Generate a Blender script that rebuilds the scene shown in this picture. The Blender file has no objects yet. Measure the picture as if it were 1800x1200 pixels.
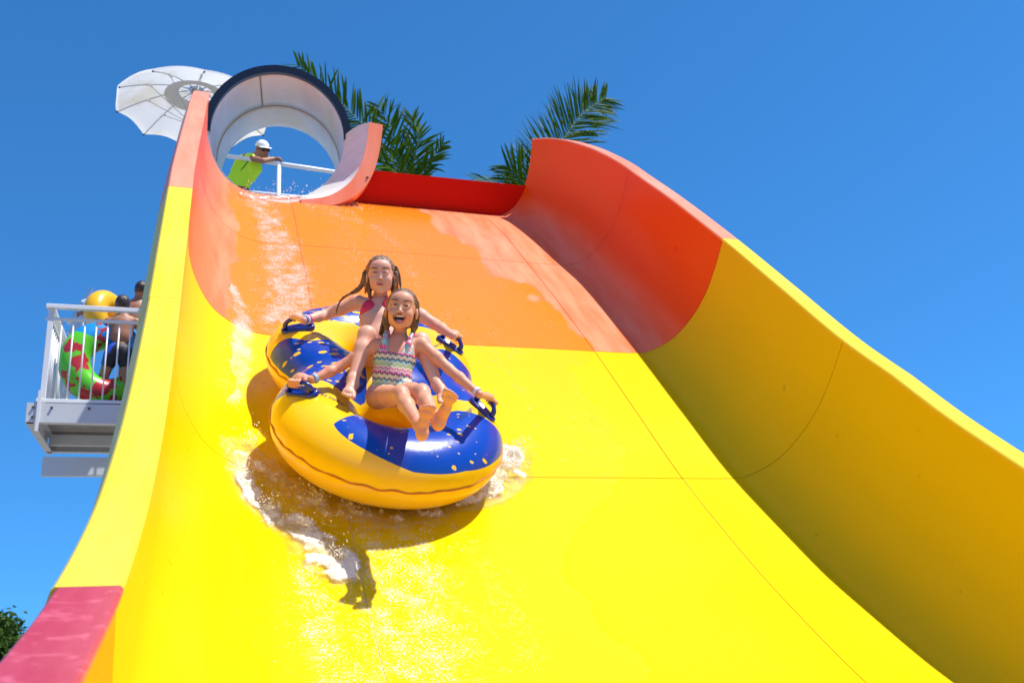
import bpy, math, random
import numpy as np
from mathutils import Vector, Matrix, noise
R = math.radians
rng = np.random.default_rng(7)
random.seed(7)
scene = bpy.context.scene
C = scene.collection

# ---------------------------------------------------------------- camera
# World frame: X across the slide, Y horizontally up the slide, Z up, camera at the origin (eye height 1.7 m)
CAM = np.array([[0.95218, -0.30148, -0.04974],      # image right
                [-0.04769, -0.30672, 0.95061],      # image up
                [0.30184, 0.90277, 0.30643]])       # view direction
def _orth(m):
    f = m[2] / np.linalg.norm(m[2]); r = m[0] - f * (m[0] @ f); r /= np.linalg.norm(r)
    return np.array([r, np.cross(r, f), f])
CAM = _orth(CAM)
cd = bpy.data.cameras.new('camera'); cam = bpy.data.objects.new('camera', cd); C.objects.link(cam)
mw = Matrix.Identity(4)
for i in range(3):
    mw[i][0] = CAM[0][i]; mw[i][1] = CAM[1][i]; mw[i][2] = -CAM[2][i]
cam.matrix_world = mw
cd.sensor_width = 36; cd.lens = 34; cd.clip_start = 0.05; cd.clip_end = 5000
cd.dof.use_dof = True; cd.dof.focus_distance = 4.95; cd.dof.aperture_fstop = 4.5
scene.camera = cam

# ---------------------------------------------------------------- world, sun, exposure
SUN = Vector((0.365, -0.215, 0.90)).normalized()
w = bpy.data.worlds.new("World"); scene.world = w; w.use_nodes = True
nt = w.node_tree; nt.nodes.clear()
sky = nt.nodes.new('ShaderNodeTexSky'); sky.sky_type = 'NISHITA'; sky.sun_disc = False
sky.sun_elevation = math.asin(SUN.z); sky.sun_rotation = math.atan2(SUN.x, SUN.y)
sky.air_density = 0.8; sky.dust_density = 0.0; sky.ozone_density = 3.0; sky.altitude = 1200
hs = nt.nodes.new('ShaderNodeHueSaturation'); hs.inputs['Saturation'].default_value = 1.1
bg = nt.nodes.new('ShaderNodeBackground'); bg.inputs['Strength'].default_value = 0.112
wo = nt.nodes.new('ShaderNodeOutputWorld')
tn = nt.nodes.new('ShaderNodeMix'); tn.data_type = 'RGBA'; tn.blend_type = 'MULTIPLY'; tn.inputs[0].default_value = 1; tn.inputs[7].default_value = (.38, .86, 1.06, 1)
vc = nt.nodes.new('ShaderNodeTexCoord'); vm = nt.nodes.new('ShaderNodeVectorMath'); vm.operation = 'MULTIPLY_ADD'; vm.inputs[1].default_value = (1, 1, .8); vm.inputs[2].default_value = (0, 0, .16); vn = nt.nodes.new('ShaderNodeVectorMath'); vn.operation = 'NORMALIZE'
nt.links.new(vc.outputs['Generated'], vm.inputs[0]); nt.links.new(vm.outputs[0], vn.inputs[0]); nt.links.new(vn.outputs[0], sky.inputs[0])
nt.links.new(sky.outputs[0], hs.inputs['Color']); nt.links.new(hs.outputs[0], tn.inputs[6]); nt.links.new(tn.outputs[2], bg.inputs[0]); nt.links.new(bg.outputs[0], wo.inputs[0])
sl = bpy.data.lights.new('sun', 'SUN'); sl.energy = 3.3; sl.angle = R(0.53); sl.color = (1, 0.95, 0.87)
so = bpy.data.objects.new('sun', sl); C.objects.link(so)
so.rotation_euler = SUN.to_track_quat('Z', 'Y').to_euler()
scene.view_settings.view_transform = 'Standard'; scene.view_settings.look = 'None'
scene.view_settings.gamma = 1; scene.view_settings.use_curve_mapping = False
scene.view_settings.exposure = 1.03
scene.cycles.max_bounces = 10; scene.cycles.transparent_max_bounces = 12
scene.cycles.diffuse_bounces = 6; scene.cycles.sample_clamp_indirect = 6

# ---------------------------------------------------------------- helpers
def at(px, py, D):
    """point seen at a pixel of the 1800x1200 photograph, D metres deep"""
    return CAM[0] * ((px - 900) / 1700 * D) + CAM[1] * ((600 - py) / 1700 * D) + CAM[2] * D
def atY(px, py, Y):
    r = CAM[0] * ((px - 900) / 1700) + CAM[1] * ((600 - py) / 1700) + CAM[2]
    return r * Y / r[1]
def nrm(v):
    v = np.asarray(v, float); return v / np.linalg.norm(v)
def tag(o, label=None, cat=None, group=None, kind=None):
    if label: o['label'] = label
    if cat: o['category'] = cat
    if group: o['group'] = group
    if kind: o['kind'] = kind
    return o
def empty(name, loc=(0, 0, 0), label=None, cat=None, group=None, kind=None, parent=None):
    o = bpy.data.objects.new(name, None); C.objects.link(o); o.location = Vector(loc); o.empty_display_size = .1
    if parent: o.parent = parent
    return tag(o, label, cat, group, kind)
def link_mesh(name, me, mat=None, parent=None, smooth=True):
    o = bpy.data.objects.new(name, me); C.objects.link(o)
    if mat and not me.materials: me.materials.append(mat)
    if smooth and len(me.polygons): me.polygons.foreach_set('use_smooth', [True] * len(me.polygons))
    if parent:
        o.parent = parent
        bpy_loc = parent.matrix_basis.inverted()
        o.matrix_parent_inverse = Matrix.Identity(4)
        if parent.parent is None:
            o.matrix_basis = bpy_loc
    return o
def mesh(name, v, f, mat=None, parent=None, smooth=False):
    """vertices in world coordinates; the object is parented so that it stays there"""
    me = bpy.data.meshes.new(name); me.from_pydata([tuple(map(float, p)) for p in v], [], [tuple(map(int, q)) for q in f]); me.update()
    return link_mesh(name, me, mat, parent, smooth)
def np_mesh(name, v, q, mat=None, parent=None, smooth=True):
    me = bpy.data.meshes.new(name)
    v = np.asarray(v, np.float32); q = np.asarray(q, np.int32); n = q.shape[1]
    me.vertices.add(len(v)); me.vertices.foreach_set('co', v.ravel())
    me.loops.add(q.size); me.loops.foreach_set('vertex_index', q.ravel())
    me.polygons.add(len(q)); me.polygons.foreach_set('loop_start', np.arange(0, q.size, n, dtype=np.int32))
    me.polygons.foreach_set('loop_total', np.full(len(q), n, np.int32))
    me.update(calc_edges=True); me.validate()
    return link_mesh(name, me, mat, parent, smooth)
def attr(o, name, vals):
    a = o.data.attributes.new(name, 'FLOAT', 'POINT'); a.data.foreach_set('value', np.asarray(vals, np.float32)); return a
class MB:
    """collects shapes for one mesh"""
    def __init__(s): s.v = []; s.f = []
    def add(s, v, f):
        b = len(s.v); s.v += [np.asarray(p, float) for p in v]; s.f += [tuple(i + b for i in q) for q in f]; return s
    def box(s, c, size, X=(1, 0, 0), Y=(0, 1, 0), Z=(0, 0, 1), bev=0.0):
        c = np.asarray(c, float); X, Y, Z = map(nrm, (X, Y, Z)); a, b, d = [q / 2 for q in size]
        if bev <= 0:
            v = [c + X * a * i + Y * b * j + Z * d * k for i in (-1, 1) for j in (-1, 1) for k in (-1, 1)]
            return s.add(v, [(0, 1, 3, 2), (4, 6, 7, 5), (0, 4, 5, 1), (2, 3, 7, 6), (0, 2, 6, 4), (1, 5, 7, 3)])
        pts = []; e = bev
        ring = [(-a + e, -b), (a - e, -b), (a, -b + e), (a, b - e), (a - e, b), (-a + e, b), (-a, b - e), (-a, -b + e)]
        ring2 = [(x * (a - e) / a, y * (b - e) / b) for x, y in ring]
        for z, rr in ((-d, ring2), (-d + e, ring), (d - e, ring), (d, ring2)):
            pts += [c + X * x + Y * y + Z * z for x, y in rr]
        f = [tuple(range(7, -1, -1)), tuple(range(24, 32))]
        for k in range(3):
            for i in range(8):
                j = (i + 1) % 8; f.append((k * 8 + i, k * 8 + j, k * 8 + 8 + j, k * 8 + 8 + i))
        return s.add(pts, f)
    def bar(s, a, b, w, h, up=(0, 0, 1), bev=0.0):
        a = np.asarray(a, float); b = np.asarray(b, float); X = nrm(b - a); Y = nrm(np.cross(up, X)); Z = np.cross(X, Y)
        return s.box((a + b) / 2, (np.linalg.norm(b - a), w, h), X, Y, Z, bev)
    def tube(s, pts, r, n=8, caps=True, closed=False):
        pts = [np.asarray(p, float) for p in pts]; m = len(pts)
        rr = r if hasattr(r, '__len__') else [r] * m
        T = [nrm(pts[(i + 1) % m if closed else min(i + 1, m - 1)] - pts[(i - 1) % m if closed else max(i - 1, 0)]) for i in range(m)]
        N = nrm(np.cross(T[0], (0.3, 0.2, 0.93))); v = []
        for i in range(m):
            N = nrm(N - T[i] * (N @ T[i])); B = np.cross(T[i], N)
            v += [pts[i] + (N * math.cos(2 * math.pi * k / n) + B * math.sin(2 * math.pi * k / n)) * rr[i] for k in range(n)]
        f = []
        for i in range(m if closed else m - 1):
            for k in range(n):
                a, b = i * n + k, i * n + (k + 1) % n; c, d = ((i + 1) % m) * n + (k + 1) % n, ((i + 1) % m) * n + k
                f.append((a, b, c, d))
        if caps and not closed: f += [tuple(range(n - 1, -1, -1)), tuple(range((m - 1) * n, m * n))]
        return s.add(v, f)
    def ball(s, c, r, nu=12, nv=8, X=(1, 0, 0), Y=(0, 1, 0), Z=(0, 0, 1)):
        c = np.asarray(c, float); r = (r, r, r) if not hasattr(r, '__len__') else r; X, Y, Z = map(np.asarray, (X, Y, Z)); v = []; f = []
        for j in range(1, nv):
            t = math.pi * j / nv
            for i in range(nu):
                p = 2 * math.pi * i / nu
                v.append(c + X * r[0] * math.sin(t) * math.cos(p) + Y * r[1] * math.sin(t) * math.sin(p) + Z * r[2] * math.cos(t))
        v += [c + Z * r[2], c - Z * r[2]]; T = len(v) - 2
        for i in range(nu):
            k = (i + 1) % nu; f.append((T, i, k)); f.append((T + 1, (nv - 2) * nu + k, (nv - 2) * nu + i))
            for j in range(nv - 2): f.append((j * nu + i, (j + 1) * nu + i, (j + 1) * nu + k, j * nu + k))
        return s.add(v, f)
    def build(s, name, mat=None, parent=None, smooth=False):
        return mesh(name, s.v, s.f, mat, parent, smooth)
def grid_faces(nu, nv, closed_u=False):
    q = []
    for i in range(nu - (0 if closed_u else 1)):
        for j in range(nv - 1):
            a = i * nv + j; b = ((i + 1) % nu) * nv + j; q.append((a, b, b + 1, a + 1))
    return np.array(q, np.int32)
def spline(P, per=12):
    P = np.asarray(P, float); out = []
    Q = np.vstack([2 * P[0] - P[1], P, 2 * P[-1] - P[-2]])
    for i in range(1, len(Q) - 2):
        p0, p1, p2, p3 = Q[i - 1:i + 3]
        for t in np.arange(per) / per:
            out.append(.5 * ((2 * p1) + (-p0 + p2) * t + (2 * p0 - 5 * p1 + 4 * p2 - p3) * t * t + (-p0 + 3 * p1 - 3 * p2 + p3) * t ** 3))
    out.append(P[-1]); return np.array(out)
def resample(P, n):
    d = np.r_[0, np.cumsum(np.linalg.norm(np.diff(P, axis=0), axis=1))]; s = np.linspace(0, d[-1], n)
    return np.stack([np.interp(s, d, P[:, k]) for k in range(P.shape[1])], 1)

# ---------------------------------------------------------------- materials
class NM:
    def __init__(s, name):
        s.m = bpy.data.materials.new(name); s.m.use_nodes = True; s.t = s.m.node_tree; s.b = s.t.nodes['Principled BSDF']; s.out = s.t.nodes['Material Output']
        s.tc = None
    def n(s, typ, **kw):
        x = s.t.nodes.new(typ)
        for k, v in kw.items(): setattr(x, k, v)
        return x
    def l(s, a, b): s.t.links.new(a, b)
    def obj(s):
        if s.tc is None: s.tc = s.n('ShaderNodeTexCoord')
        return s.tc.outputs['Object']
    def noise(s, scale, detail=3, rough=.5, vec=None, stretch=None):
        x = s.n('ShaderNodeTexNoise'); x.inputs['Scale'].default_value = scale; x.inputs['Detail'].default_value = detail; x.inputs['Roughness'].default_value = rough
        v = vec or s.obj()
        if stretch:
            mp = s.n('ShaderNodeMapping'); mp.inputs['Scale'].default_value = stretch; s.l(v, mp.inputs[0]); v = mp.outputs[0]
        s.l(v, x.inputs['Vector']); return x.outputs['Fac']
    def ramp(s, fac, stops, const=False):
        r = s.n('ShaderNodeValToRGB'); s.l(fac, r.inputs[0]); e = r.color_ramp.elements
        if const: r.color_ramp.interpolation = 'CONSTANT'
        while len(e) < len(stops): e.new(.5)
        for k, (p, c) in enumerate(stops):
            e[k].position = p; e[k].color = (c, c, c, 1) if not hasattr(c, '__len__') else (*c, 1)
        return r.outputs[0]
    def mix(s, fac, a, b, typ='MIX'):
        x = s.n('ShaderNodeMix', data_type='RGBA', blend_type=typ)
        for i, val in ((0, fac), (6, a), (7, b)):
            if hasattr(val, 'is_linked') or isinstance(val, bpy.types.NodeSocket): s.l(val, x.inputs[i])
            elif hasattr(val, '__len__'): x.inputs[i].default_value = (*val[:3], 1)
            else: x.inputs[i].default_value = val
        return x.outputs[2]
    def math(s, op, a, b=0.0, c=0.0, clamp=False):
        x = s.n('ShaderNodeMath', operation=op, use_clamp=clamp)
        for i, val in enumerate((a, b, c)):
            if isinstance(val, bpy.types.NodeSocket): s.l(val, x.inputs[i])
            else: x.inputs[i].default_value = val
        return x.outputs[0]
    def attr(s, name):
        a = s.n('ShaderNodeAttribute', attribute_name=name); return a.outputs['Fac']
    def bump(s, h, dist=.01, strength=1.0, prev=None):
        x = s.n('ShaderNodeBump'); x.inputs['Strength'].default_value = strength; x.inputs['Distance'].default_value = dist; s.l(h, x.inputs['Height'])
        if prev: s.l(prev, x.inputs['Normal'])
        return x.outputs[0]
    def set(s, **kw):
        for k, v in kw.items():
            i = s.b.inputs[k.replace('_', ' ')]
            if isinstance(v, bpy.types.NodeSocket): s.l(v, i)
            elif hasattr(v, '__len__') and len(v) == 3 and i.type == 'RGBA': i.default_value = (*v, 1)
            else: i.default_value = v
        return s
def simple(name, col, rough=.5, metal=0, var=.08, scale=6, bump=0, coat=0, sss=0, trans=0):
    m = NM(name); nz = m.noise(scale, 4)
    c = m.mix(nz, tuple(x * (1 - var) for x in col), tuple(min(1, x * (1 + var)) for x in col))
    m.set(Base_Color=c, Roughness=rough, Metallic=metal)
    if coat: m.set(Coat_Weight=coat, Coat_Roughness=.08)
    if bump: m.set(Normal=m.bump(m.noise(scale * 6, 4), bump, .6))
    if sss: m.set(Subsurface_Weight=sss); m.b.inputs['Subsurface Radius'].default_value = (.02, .008, .004); m.b.inputs['Subsurface Scale'].default_value = .5
    return m.m
def gelcoat(name, col, wetcol=None, chalk=(.9, .9, .9), chalkamt=.1):
    """moulded fibreglass: slight colour wander, chalky film where dry, held back where shade is painted in, glossier where the water runs"""
    m = NM(name)
    big = m.noise(.9, 4, .6); streak = m.noise(3.0, 4, .6, stretch=(3.0, .5, .5)); fine = m.noise(22, 4, .7)
    base = m.mix(big, tuple(x * .94 for x in col), tuple(min(1, x * 1.05) for x in col))
    wet = m.attr('wet'); lit_wear = m.attr('lit_wear')
    sm = m.ramp(streak, [(.35, 0.0), (.75, 1.0)])
    ch = m.math('MULTIPLY', sm, chalkamt); ch = m.math('MULTIPLY', m.math('ADD', ch, chalkamt * .7), lit_wear)  # chalk also carries the sunlit tone, fading out on the shaded wall
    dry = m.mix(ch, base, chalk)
    c = m.mix(m.math('MULTIPLY', wet, lit_wear), dry, wetcol or tuple(x * .95 for x in col))
    spots = m.ramp(m.noise(14, 2, .5), [(.74, 0.0), (.78, 1.0)])
    c = m.mix(m.math('MULTIPLY', spots, .35), c, tuple(x * .45 for x in col))
    rg = m.math('ADD', m.math('MULTIPLY', fine, .10), .24)
    rg = m.math('MULTIPLY', rg, m.math('SUBTRACT', 1.0, m.math('MULTIPLY', wet, .3)))
    m.set(Base_Color=c, Roughness=rg, Normal=m.bump(m.noise(2.2, 3), .006, .5, m.bump(fine, .0008, .4)))
    m.b.inputs['Specular IOR Level'].default_value = .07
    return m.m
YEL = (.80, .54, .001); ORA = (.86, .095, .005); 
M = {}
M['yellow'] = gelcoat('yellow_gelcoat', YEL, (.80, .55, .001), (.85, .7, .05), .02)
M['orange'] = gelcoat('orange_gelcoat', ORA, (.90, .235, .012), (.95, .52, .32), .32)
M['yellow_flange'] = gelcoat('weathered_yellow', (.80, .56, .010), None, (.9, .8, .25), .14)
M['orange_flange'] = gelcoat('weathered_orange', (.88, .19, .075), None, (.9, .5, .36), .3)
M['pink_flange'] = gelcoat('scuffed_crimson', (.33, .002, .016), None, (.80, .20, .27), .22)
_m = M['pink_flange'].node_tree; _b = _m.nodes['Principled BSDF']; _src = _b.inputs['Base Color'].links[0].from_socket
_n = _m.nodes.new('ShaderNodeTexNoise'); _n.inputs['Scale'].default_value = 9; _n.inputs['Detail'].default_value = 6; _n.inputs['Distortion'].default_value = 2.5; _m.links.new([x for x in _m.nodes if x.type == 'TEX_COORD'][0].outputs['Object'], _n.inputs['Vector'])
_r = _m.nodes.new('ShaderNodeMapRange'); _r.inputs[1].default_value = .54; _r.inputs[2].default_value = .74; _r.inputs[4].default_value = .8; _m.links.new(_n.outputs['Fac'], _r.inputs[0])
_x = _m.nodes.new('ShaderNodeMix'); _x.data_type = 'RGBA'; _m.links.new(_r.outputs[0], _x.inputs[0]); _m.links.new(_src, _x.inputs[6]); _x.inputs[7].default_value = (.70, .16, .22, 1); _m.links.new(_x.outputs[2], _b.inputs['Base Color'])
M['amber'] = gelcoat('amber_gelcoat', (.84, .26, .002), None, (.9, .4, .05), .03)
M['red'] = gelcoat('red_gelcoat', (.55, .008, .003), None, (.7, .1, .05), .02)
M['caulk'] = simple('seam_sealant', (.20, .06, .02), .8, var=.4, scale=25)
M['caulk_light'] = simple('pale_seam_sealant', (.75, .55, .2), .8, var=.3, scale=25)
M['white'] = simple('white_paint', (.74, .76, .78), .35, var=.06, scale=5)
M['steel'] = simple('pale_grey_paint', (.60, .62, .64), .4, var=.08, scale=4)
M['bolt'] = simple('rusty_bolt', (.12, .08, .06), .6, metal=.5)
M['black'] = simple('black_rubber', (.012, .014, .03), .35)
M['deck'] = simple('weathered_decking', (.30, .28, .25), .8, var=.35, scale=9)
# ---------------------------------------------------------------- slide surface
FLOOR = spline([(.9, -1.06), (1.4, -1.0), (2.0, -.88), (2.6, -.70), (3.2, -.45), (3.67, -.18), (4.1, .12), (4.49, .42), (5.08, .93), (5.65, 1.50), (6.22, 2.07), (6.9, 2.72), (7.55, 3.31), (8.1, 3.83), (8.5, 4.17), (8.8, 4.37), (9.1, 4.52), (9.4, 4.62)], 14)
FLOOR = resample(FLOOR, 700)
FS = np.r_[0, np.cumsum(np.linalg.norm(np.diff(FLOOR, axis=0), axis=1))]
TAN = np.gradient(FLOOR, axis=0); TAN /= np.linalg.norm(TAN, axis=1)[:, None]
for _ in range(30): TAN[1:-1] = (TAN[:-2] + TAN[1:-1] * 2 + TAN[2:]) / 4
TAN /= np.linalg.norm(TAN, axis=1)[:, None]
SEC = resample(spline([(-.13, .94), (-.13, .72), (-.12, .52), (-.055, .32), (.06, .15), (.25, .035), (.45, 0), (1.0, 0), (1.7, 0), (2.4, 0), (3.02, 0), (3.16, .03), (3.31, .14), (3.42, .33), (3.475, .53), (3.49, .72), (3.49, .94)], 10), 900)
SD = np.r_[0, np.cumsum(np.linalg.norm(np.diff(SEC, axis=0), axis=1))]
WTOT = SD[-1]
def s_of_Y(Y): return float(np.interp(Y, FLOOR[:, 0], FS))
def w_of_lat(lat):
    m = SEC[:, 0] + np.arange(len(SEC)) * 1e-9
    return float(np.interp(lat, m, SD))
W_L = w_of_lat(.71); W_R = w_of_lat(2.71)
def prof(s):
    s = np.asarray(s, float)
    y = np.interp(s, FS, FLOOR[:, 0]); z = np.interp(s, FS, FLOOR[:, 1]); ty = np.interp(s, FS, TAN[:, 0]); tz = np.interp(s, FS, TAN[:, 1])
    k = np.sqrt(ty * ty + tz * tz); return y, z, ty / k, tz / k
def warp(x, h, s):
    """the right wall pinches in at the head of the slide, the left wall drifts out at its foot"""
    y = np.interp(s, FS, FLOOR[:, 0])
    t = np.clip((y - 7.6) / 1.3, 0, 1) ** 1.6
    x = x - np.clip((x - 2.4) / 1.1, 0, 1) * .34 * t
    x = x + np.clip((.4 - x) / .5, 0, 1) * (.05 * np.clip((y - 6.5) / 2, 0, 1) - .025 * np.clip((4 - y) / 2, 0, 1))
    h = h * (1 - .08 * t - np.clip((x - 2.4) / .7, 0, 1) * (.015 + .05 * t + .10 * np.clip((4.7 - y) / 1.3, 0, 1)))
    return x, h
def place(x, h, s):
    x = np.asarray(x, float); h = np.asarray(h, float); s = np.asarray(s, float)
    y, z, ty, tz = prof(s); x, h = warp(x, h, s)
    return np.stack([x + 0 * s, y - tz * h, z + ty * h], -1)
def surf(w_, s, off=0.0):
    w_ = np.asarray(w_, float); lat = np.interp(w_, SD, SEC[:, 0]); h = np.interp(w_, SD, SEC[:, 1])
    e = .01; a = np.clip(w_ - e, 0, WTOT); b = np.clip(w_ + e, 0, WTOT)
    dx = np.interp(b, SD, SEC[:, 0]) - np.interp(a, SD, SEC[:, 0]); dh = np.interp(b, SD, SEC[:, 1]) - np.interp(a, SD, SEC[:, 1])
    k = np.sqrt(dx * dx + dh * dh) + 1e-9; return place(lat - dh / k * off, h + dx / k * off, s)
def wetness(w_, s):
    """1 where the water runs: a broad stream that drifts right as it drops"""
    P = surf(w_, s); lat = np.interp(w_, SD, SEC[:, 0]); h = np.interp(w_, SD, SEC[:, 1]); y = P[..., 1]
    yy = np.interp(s, FS, FLOOR[:, 0])
    right = np.interp(yy, [2, 3.6, 4.5, 5.3, 6.2, 7.2, 8.0, 8.6, 9.2], [1.55, 1.62, 1.7, 2.45, 2.72, 2.42, 2.12, 1.95, 1.6])
    left = np.interp(yy, [2, 4, 5.2, 6.2, 7.5, 8.3, 9], [.34, .26, .12, .10, .20, .12, .0])
    n1 = np.array([noise.noise(Vector((a * 1.6, b * 1.1, 3))) + .5 * noise.noise(Vector((a * 6, b * 3.5, 9))) for a, b in zip(np.ravel(w_), np.ravel(s))]).reshape(np.shape(w_))
    n1 = n1 * .30
    return np.clip((right + n1 - lat) / .02, 0, 1) * np.clip((lat - left - n1 * .35) / .02, 0, 1) * (h < .45)
S_END = s_of_Y(1.15)
y_, z_, ty_, tz_ = prof(FS)
S4 = float(np.interp(2.2, y_ - .94 * tz_, FS)); S3 = s_of_Y(5.08); S2 = s_of_Y(6.22); S1 = s_of_Y(7.56); S0 = s_of_Y(8.86)
slide = empty('water_slide', (1.7, 1.15, -1.7), 'wide U-shaped fibreglass water slide, yellow below and orange at the top, with pale rim flanges', 'water slide')
GAP = .0028
def panel(name, w0, w1, s0, s1, mat, ds=.045, dw=.04, label=None):
    w0 += GAP; w1 -= GAP; s0 += GAP; s1 -= GAP
    nw = max(3, int((w1 - w0) / dw)); ns = max(3, int((s1 - s0) / ds))
    Wg, Sg = np.meshgrid(np.linspace(w0, w1, nw), np.linspace(s0, s1, ns), indexing='ij')
    A = surf(Wg, Sg, 0).reshape(-1, 3); B = surf(Wg, Sg, -.012).reshape(-1, 3)
    F = grid_faces(nw, ns); n = nw * ns
    # seen from the riding side: flip so normals point into the channel
    f = [tuple(q) for q in F] + [tuple(q[::-1] + n) for q in F]
    idx = np.arange(n).reshape(nw, ns)
    edge = list(idx[:, 0]) + list(idx[-1, 1:]) + list(idx[::-1, -1][1:]) + list(idx[0, ::-1][1:-1])
    m = len(edge); n2 = 2 * n
    for i in range(m):
        j = (i + 1) % m; f.append((n2 + j, n2 + i, n2 + m + i, n2 + m + j))
    o = mesh(name, np.vstack([A, B, A[edge], B[edge]]), f, mat, slide, True)
    wt = wetness(Wg, Sg).ravel(); attr(o, 'wet', np.r_[wt, wt * 0, np.zeros(2 * m)])
    la = np.interp(Wg, SD, SEC[:, 0]).ravel(); hh = np.interp(Wg, SD, SEC[:, 1]).ravel(); we = np.where(la > 2, np.clip(1 - hh / .28, .0, 1), np.clip(1.1 - hh / .7, .25, 1)); attr(o, 'lit_wear', np.r_[we, we * 0, np.zeros(2 * m)])  # sunlit floor and left wall painted paler, right wall kept deep as shade
    if label: o['label'] = label
    return o
stations = [S_END, S4, S3, S2, S1, S0]
for k in range(5):
    a, b = stations[k], stations[k + 1]
    up = k >= 3
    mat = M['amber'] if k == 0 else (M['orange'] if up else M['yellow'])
    cn = 'orange' if up else ('amber' if k == 0 else 'yellow')
    ds = .03
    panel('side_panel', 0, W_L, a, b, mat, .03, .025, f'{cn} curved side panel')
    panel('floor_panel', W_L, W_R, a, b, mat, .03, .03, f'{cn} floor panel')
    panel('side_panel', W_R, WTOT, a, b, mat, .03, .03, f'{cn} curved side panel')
# sealant showing in the joints, just below the panels
def strip(pts_fn, n, mat, name='seam_sealant', wd=.011):
    v = []; f = []
    for i in range(n):
        a, b = pts_fn(i / (n - 1)); v += [a, b]
    for i in range(n - 1): f.append((2 * i, 2 * i + 1, 2 * i + 3, 2 * i + 2))
    return mesh(name, v, f, mat, slide, True)
for s in stations[1:5]:
    strip(lambda t, s=s: (surf(t * WTOT, s - .008, -.0035), surf(t * WTOT, s + .008, -.0035)), 160, M['caulk'])
for wv in (W_L, W_R):
    strip(lambda t, wv=wv: (surf(wv - .008, S_END + t * (S3 - S_END), -.0035), surf(wv + .008, S_END + t * (S3 - S_END), -.0035)), 120, M['caulk_light'])
    strip(lambda t, wv=wv: (surf(wv - .008, S3 + t * (S0 - S3), -.0035), surf(wv + .008, S3 + t * (S0 - S3), -.0035)), 120, M['caulk'])
# rim flanges: flat top face plus a skirt turned down on the outside
HR = .94
def flange(side, s0, s1, mat, wd, lab):
    s0 += .002; s1 -= .002; n = max(3, int((s1 - s0) / .05)); v = []
    x0 = -.13 if side < 0 else 3.49
    ring = [(0, HR + .001), (0, HR + .012), (.006, HR + .018), (wd - .008, HR + .018), (wd, HR + .010), (wd + .050, HR - .16), (wd + .040, HR - .16), (wd - .012, HR + .002), (wd - .02, HR + .001)]
    for s in np.linspace(s0, s1, n):
        for (dx, h) in ring: v.append(place(x0 + side * dx - side * .012, h, s))
    m = len(ring); f = []
    for i in range(n - 1):
        for k in range(m):
            a, b = i * m + k, i * m + (k + 1) % m; q = (a, b, b + m, a + m); f.append(q if side < 0 else q[::-1])
    c0 = tuple(range(m)); c1 = tuple(range((n - 1) * m, n * m))
    f += [c0[::-1], c1] if side < 0 else [c0, c1[::-1]]
    o = mesh('flange', v, f, mat, slide, False); attr(o, 'wet', np.zeros(len(v))); attr(o, 'lit_wear', np.ones(len(v))); o['label'] = lab
for side in (-1, 1):
    nm = 'left' if side < 0 else 'right'
    flange(side, S_END, S4, M['pink_flange'] if side < 0 else M['yellow_flange'], .130 if side < 0 else .15, 'scuffed crimson flange' if side < 0 else 'pale yellow flange')
    flange(side, S4, S3, M['yellow_flange'], .138, 'pale yellow flange')
    flange(side, S3, S2, M['yellow_flange'], .14, 'pale yellow flange')
    flange(side, S2, S1, M['orange_flange'], .14, 'salmon orange flange')
    flange(side, S1, S0 - (.0 if side > 0 else .0), M['orange_flange'], .14, 'salmon orange flange')
# red bulkhead across the head of the slide, right of the flume
def bulkhead():
    sB = S0 - .03; y0, z0, ty, tz = prof(sB)
    v = []
    wl = w_of_lat(1.24); pts = [surf(wv, sB, -.001) for wv in np.linspace(wl, WTOT, 90)]
    HT_ = .335
    pts = [p for p in pts if (p[2] - z0) * ty - (p[1] - y0) * tz < HT_]
    for p in pts:
        if p[0] < 1.44: HT2 = .335 * max(.12, (p[0] - 1.20) / .24)
        else: HT2 = HT_
        q = np.array([p[0], y0 - tz * HT2, z0 + ty * HT2]); k_ = np.array([0, ty, tz]) * .02; v += [p, q, p + k_, q + k_]
    f = []
    for i in range(len(pts) - 1):
        a, b = 4 * i, 4 * i + 4; f += [(a, b, b + 1, a + 1), (a + 2, a + 3, b + 3, b + 2), (a + 1, b + 1, b + 3, a + 3), (a, a + 2, b + 2, b)]
    o = mesh('end_board', v, f, M['red'], slide, False); attr(o, 'wet', np.zeros(len(v))); attr(o, 'lit_wear', np.ones(len(v))); o['label'] = 'red board closing the head of the slide'
    for lx in (1.62, 1.72, 2.0, 2.12):
        p = surf(w_of_lat(lx), sB - .012, .004); MB().box(p, (.012, .014, .008)).build('bolt', M['bolt'], o)
bulkhead()

# ---------------------------------------------------------------- entry flume: white enclosed tube that opens into a trough
flume = empty('entry_flume', (.65, 9.6, -1.7), 'white enclosed entry flume with a black rubber rim opening onto the head of the slide', 'slide flume')
def flume_mat():
    m = NM('stained_white_gelcoat'); st = m.noise(2.5, 5, .65, stretch=(1, .35, 2.2)); g = m.noise(1.2, 3)
    c = m.mix(m.ramp(st, [(.42, 0.0), (.8, 1.0)]), (.82, .86, .85), (.66, .66, .48)); c = m.mix(m.ramp(g, [(.45, 0.0), (.75, .5)]), c, (.80, .82, .80))
    m.set(Base_Color=c, Roughness=.28, Normal=m.bump(m.noise(3, 3), .01, .3)); return m.m
M['flume'] = flume_mat()
Ca, Cb = np.array([.60, 8.92, 5.10]), np.array([.745, 10.55, 5.43]); ax = nrm(Cb - Ca)
FX = nrm(np.cross(ax, (0, 0, 1))); FZ = np.cross(FX, ax)
Rf = .665
def fpt(t, ang, r=Rf):
    c = Ca + (Cb - Ca) * t; return c + FX * math.cos(ang) * r + FZ * math.sin(ang) * r
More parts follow.
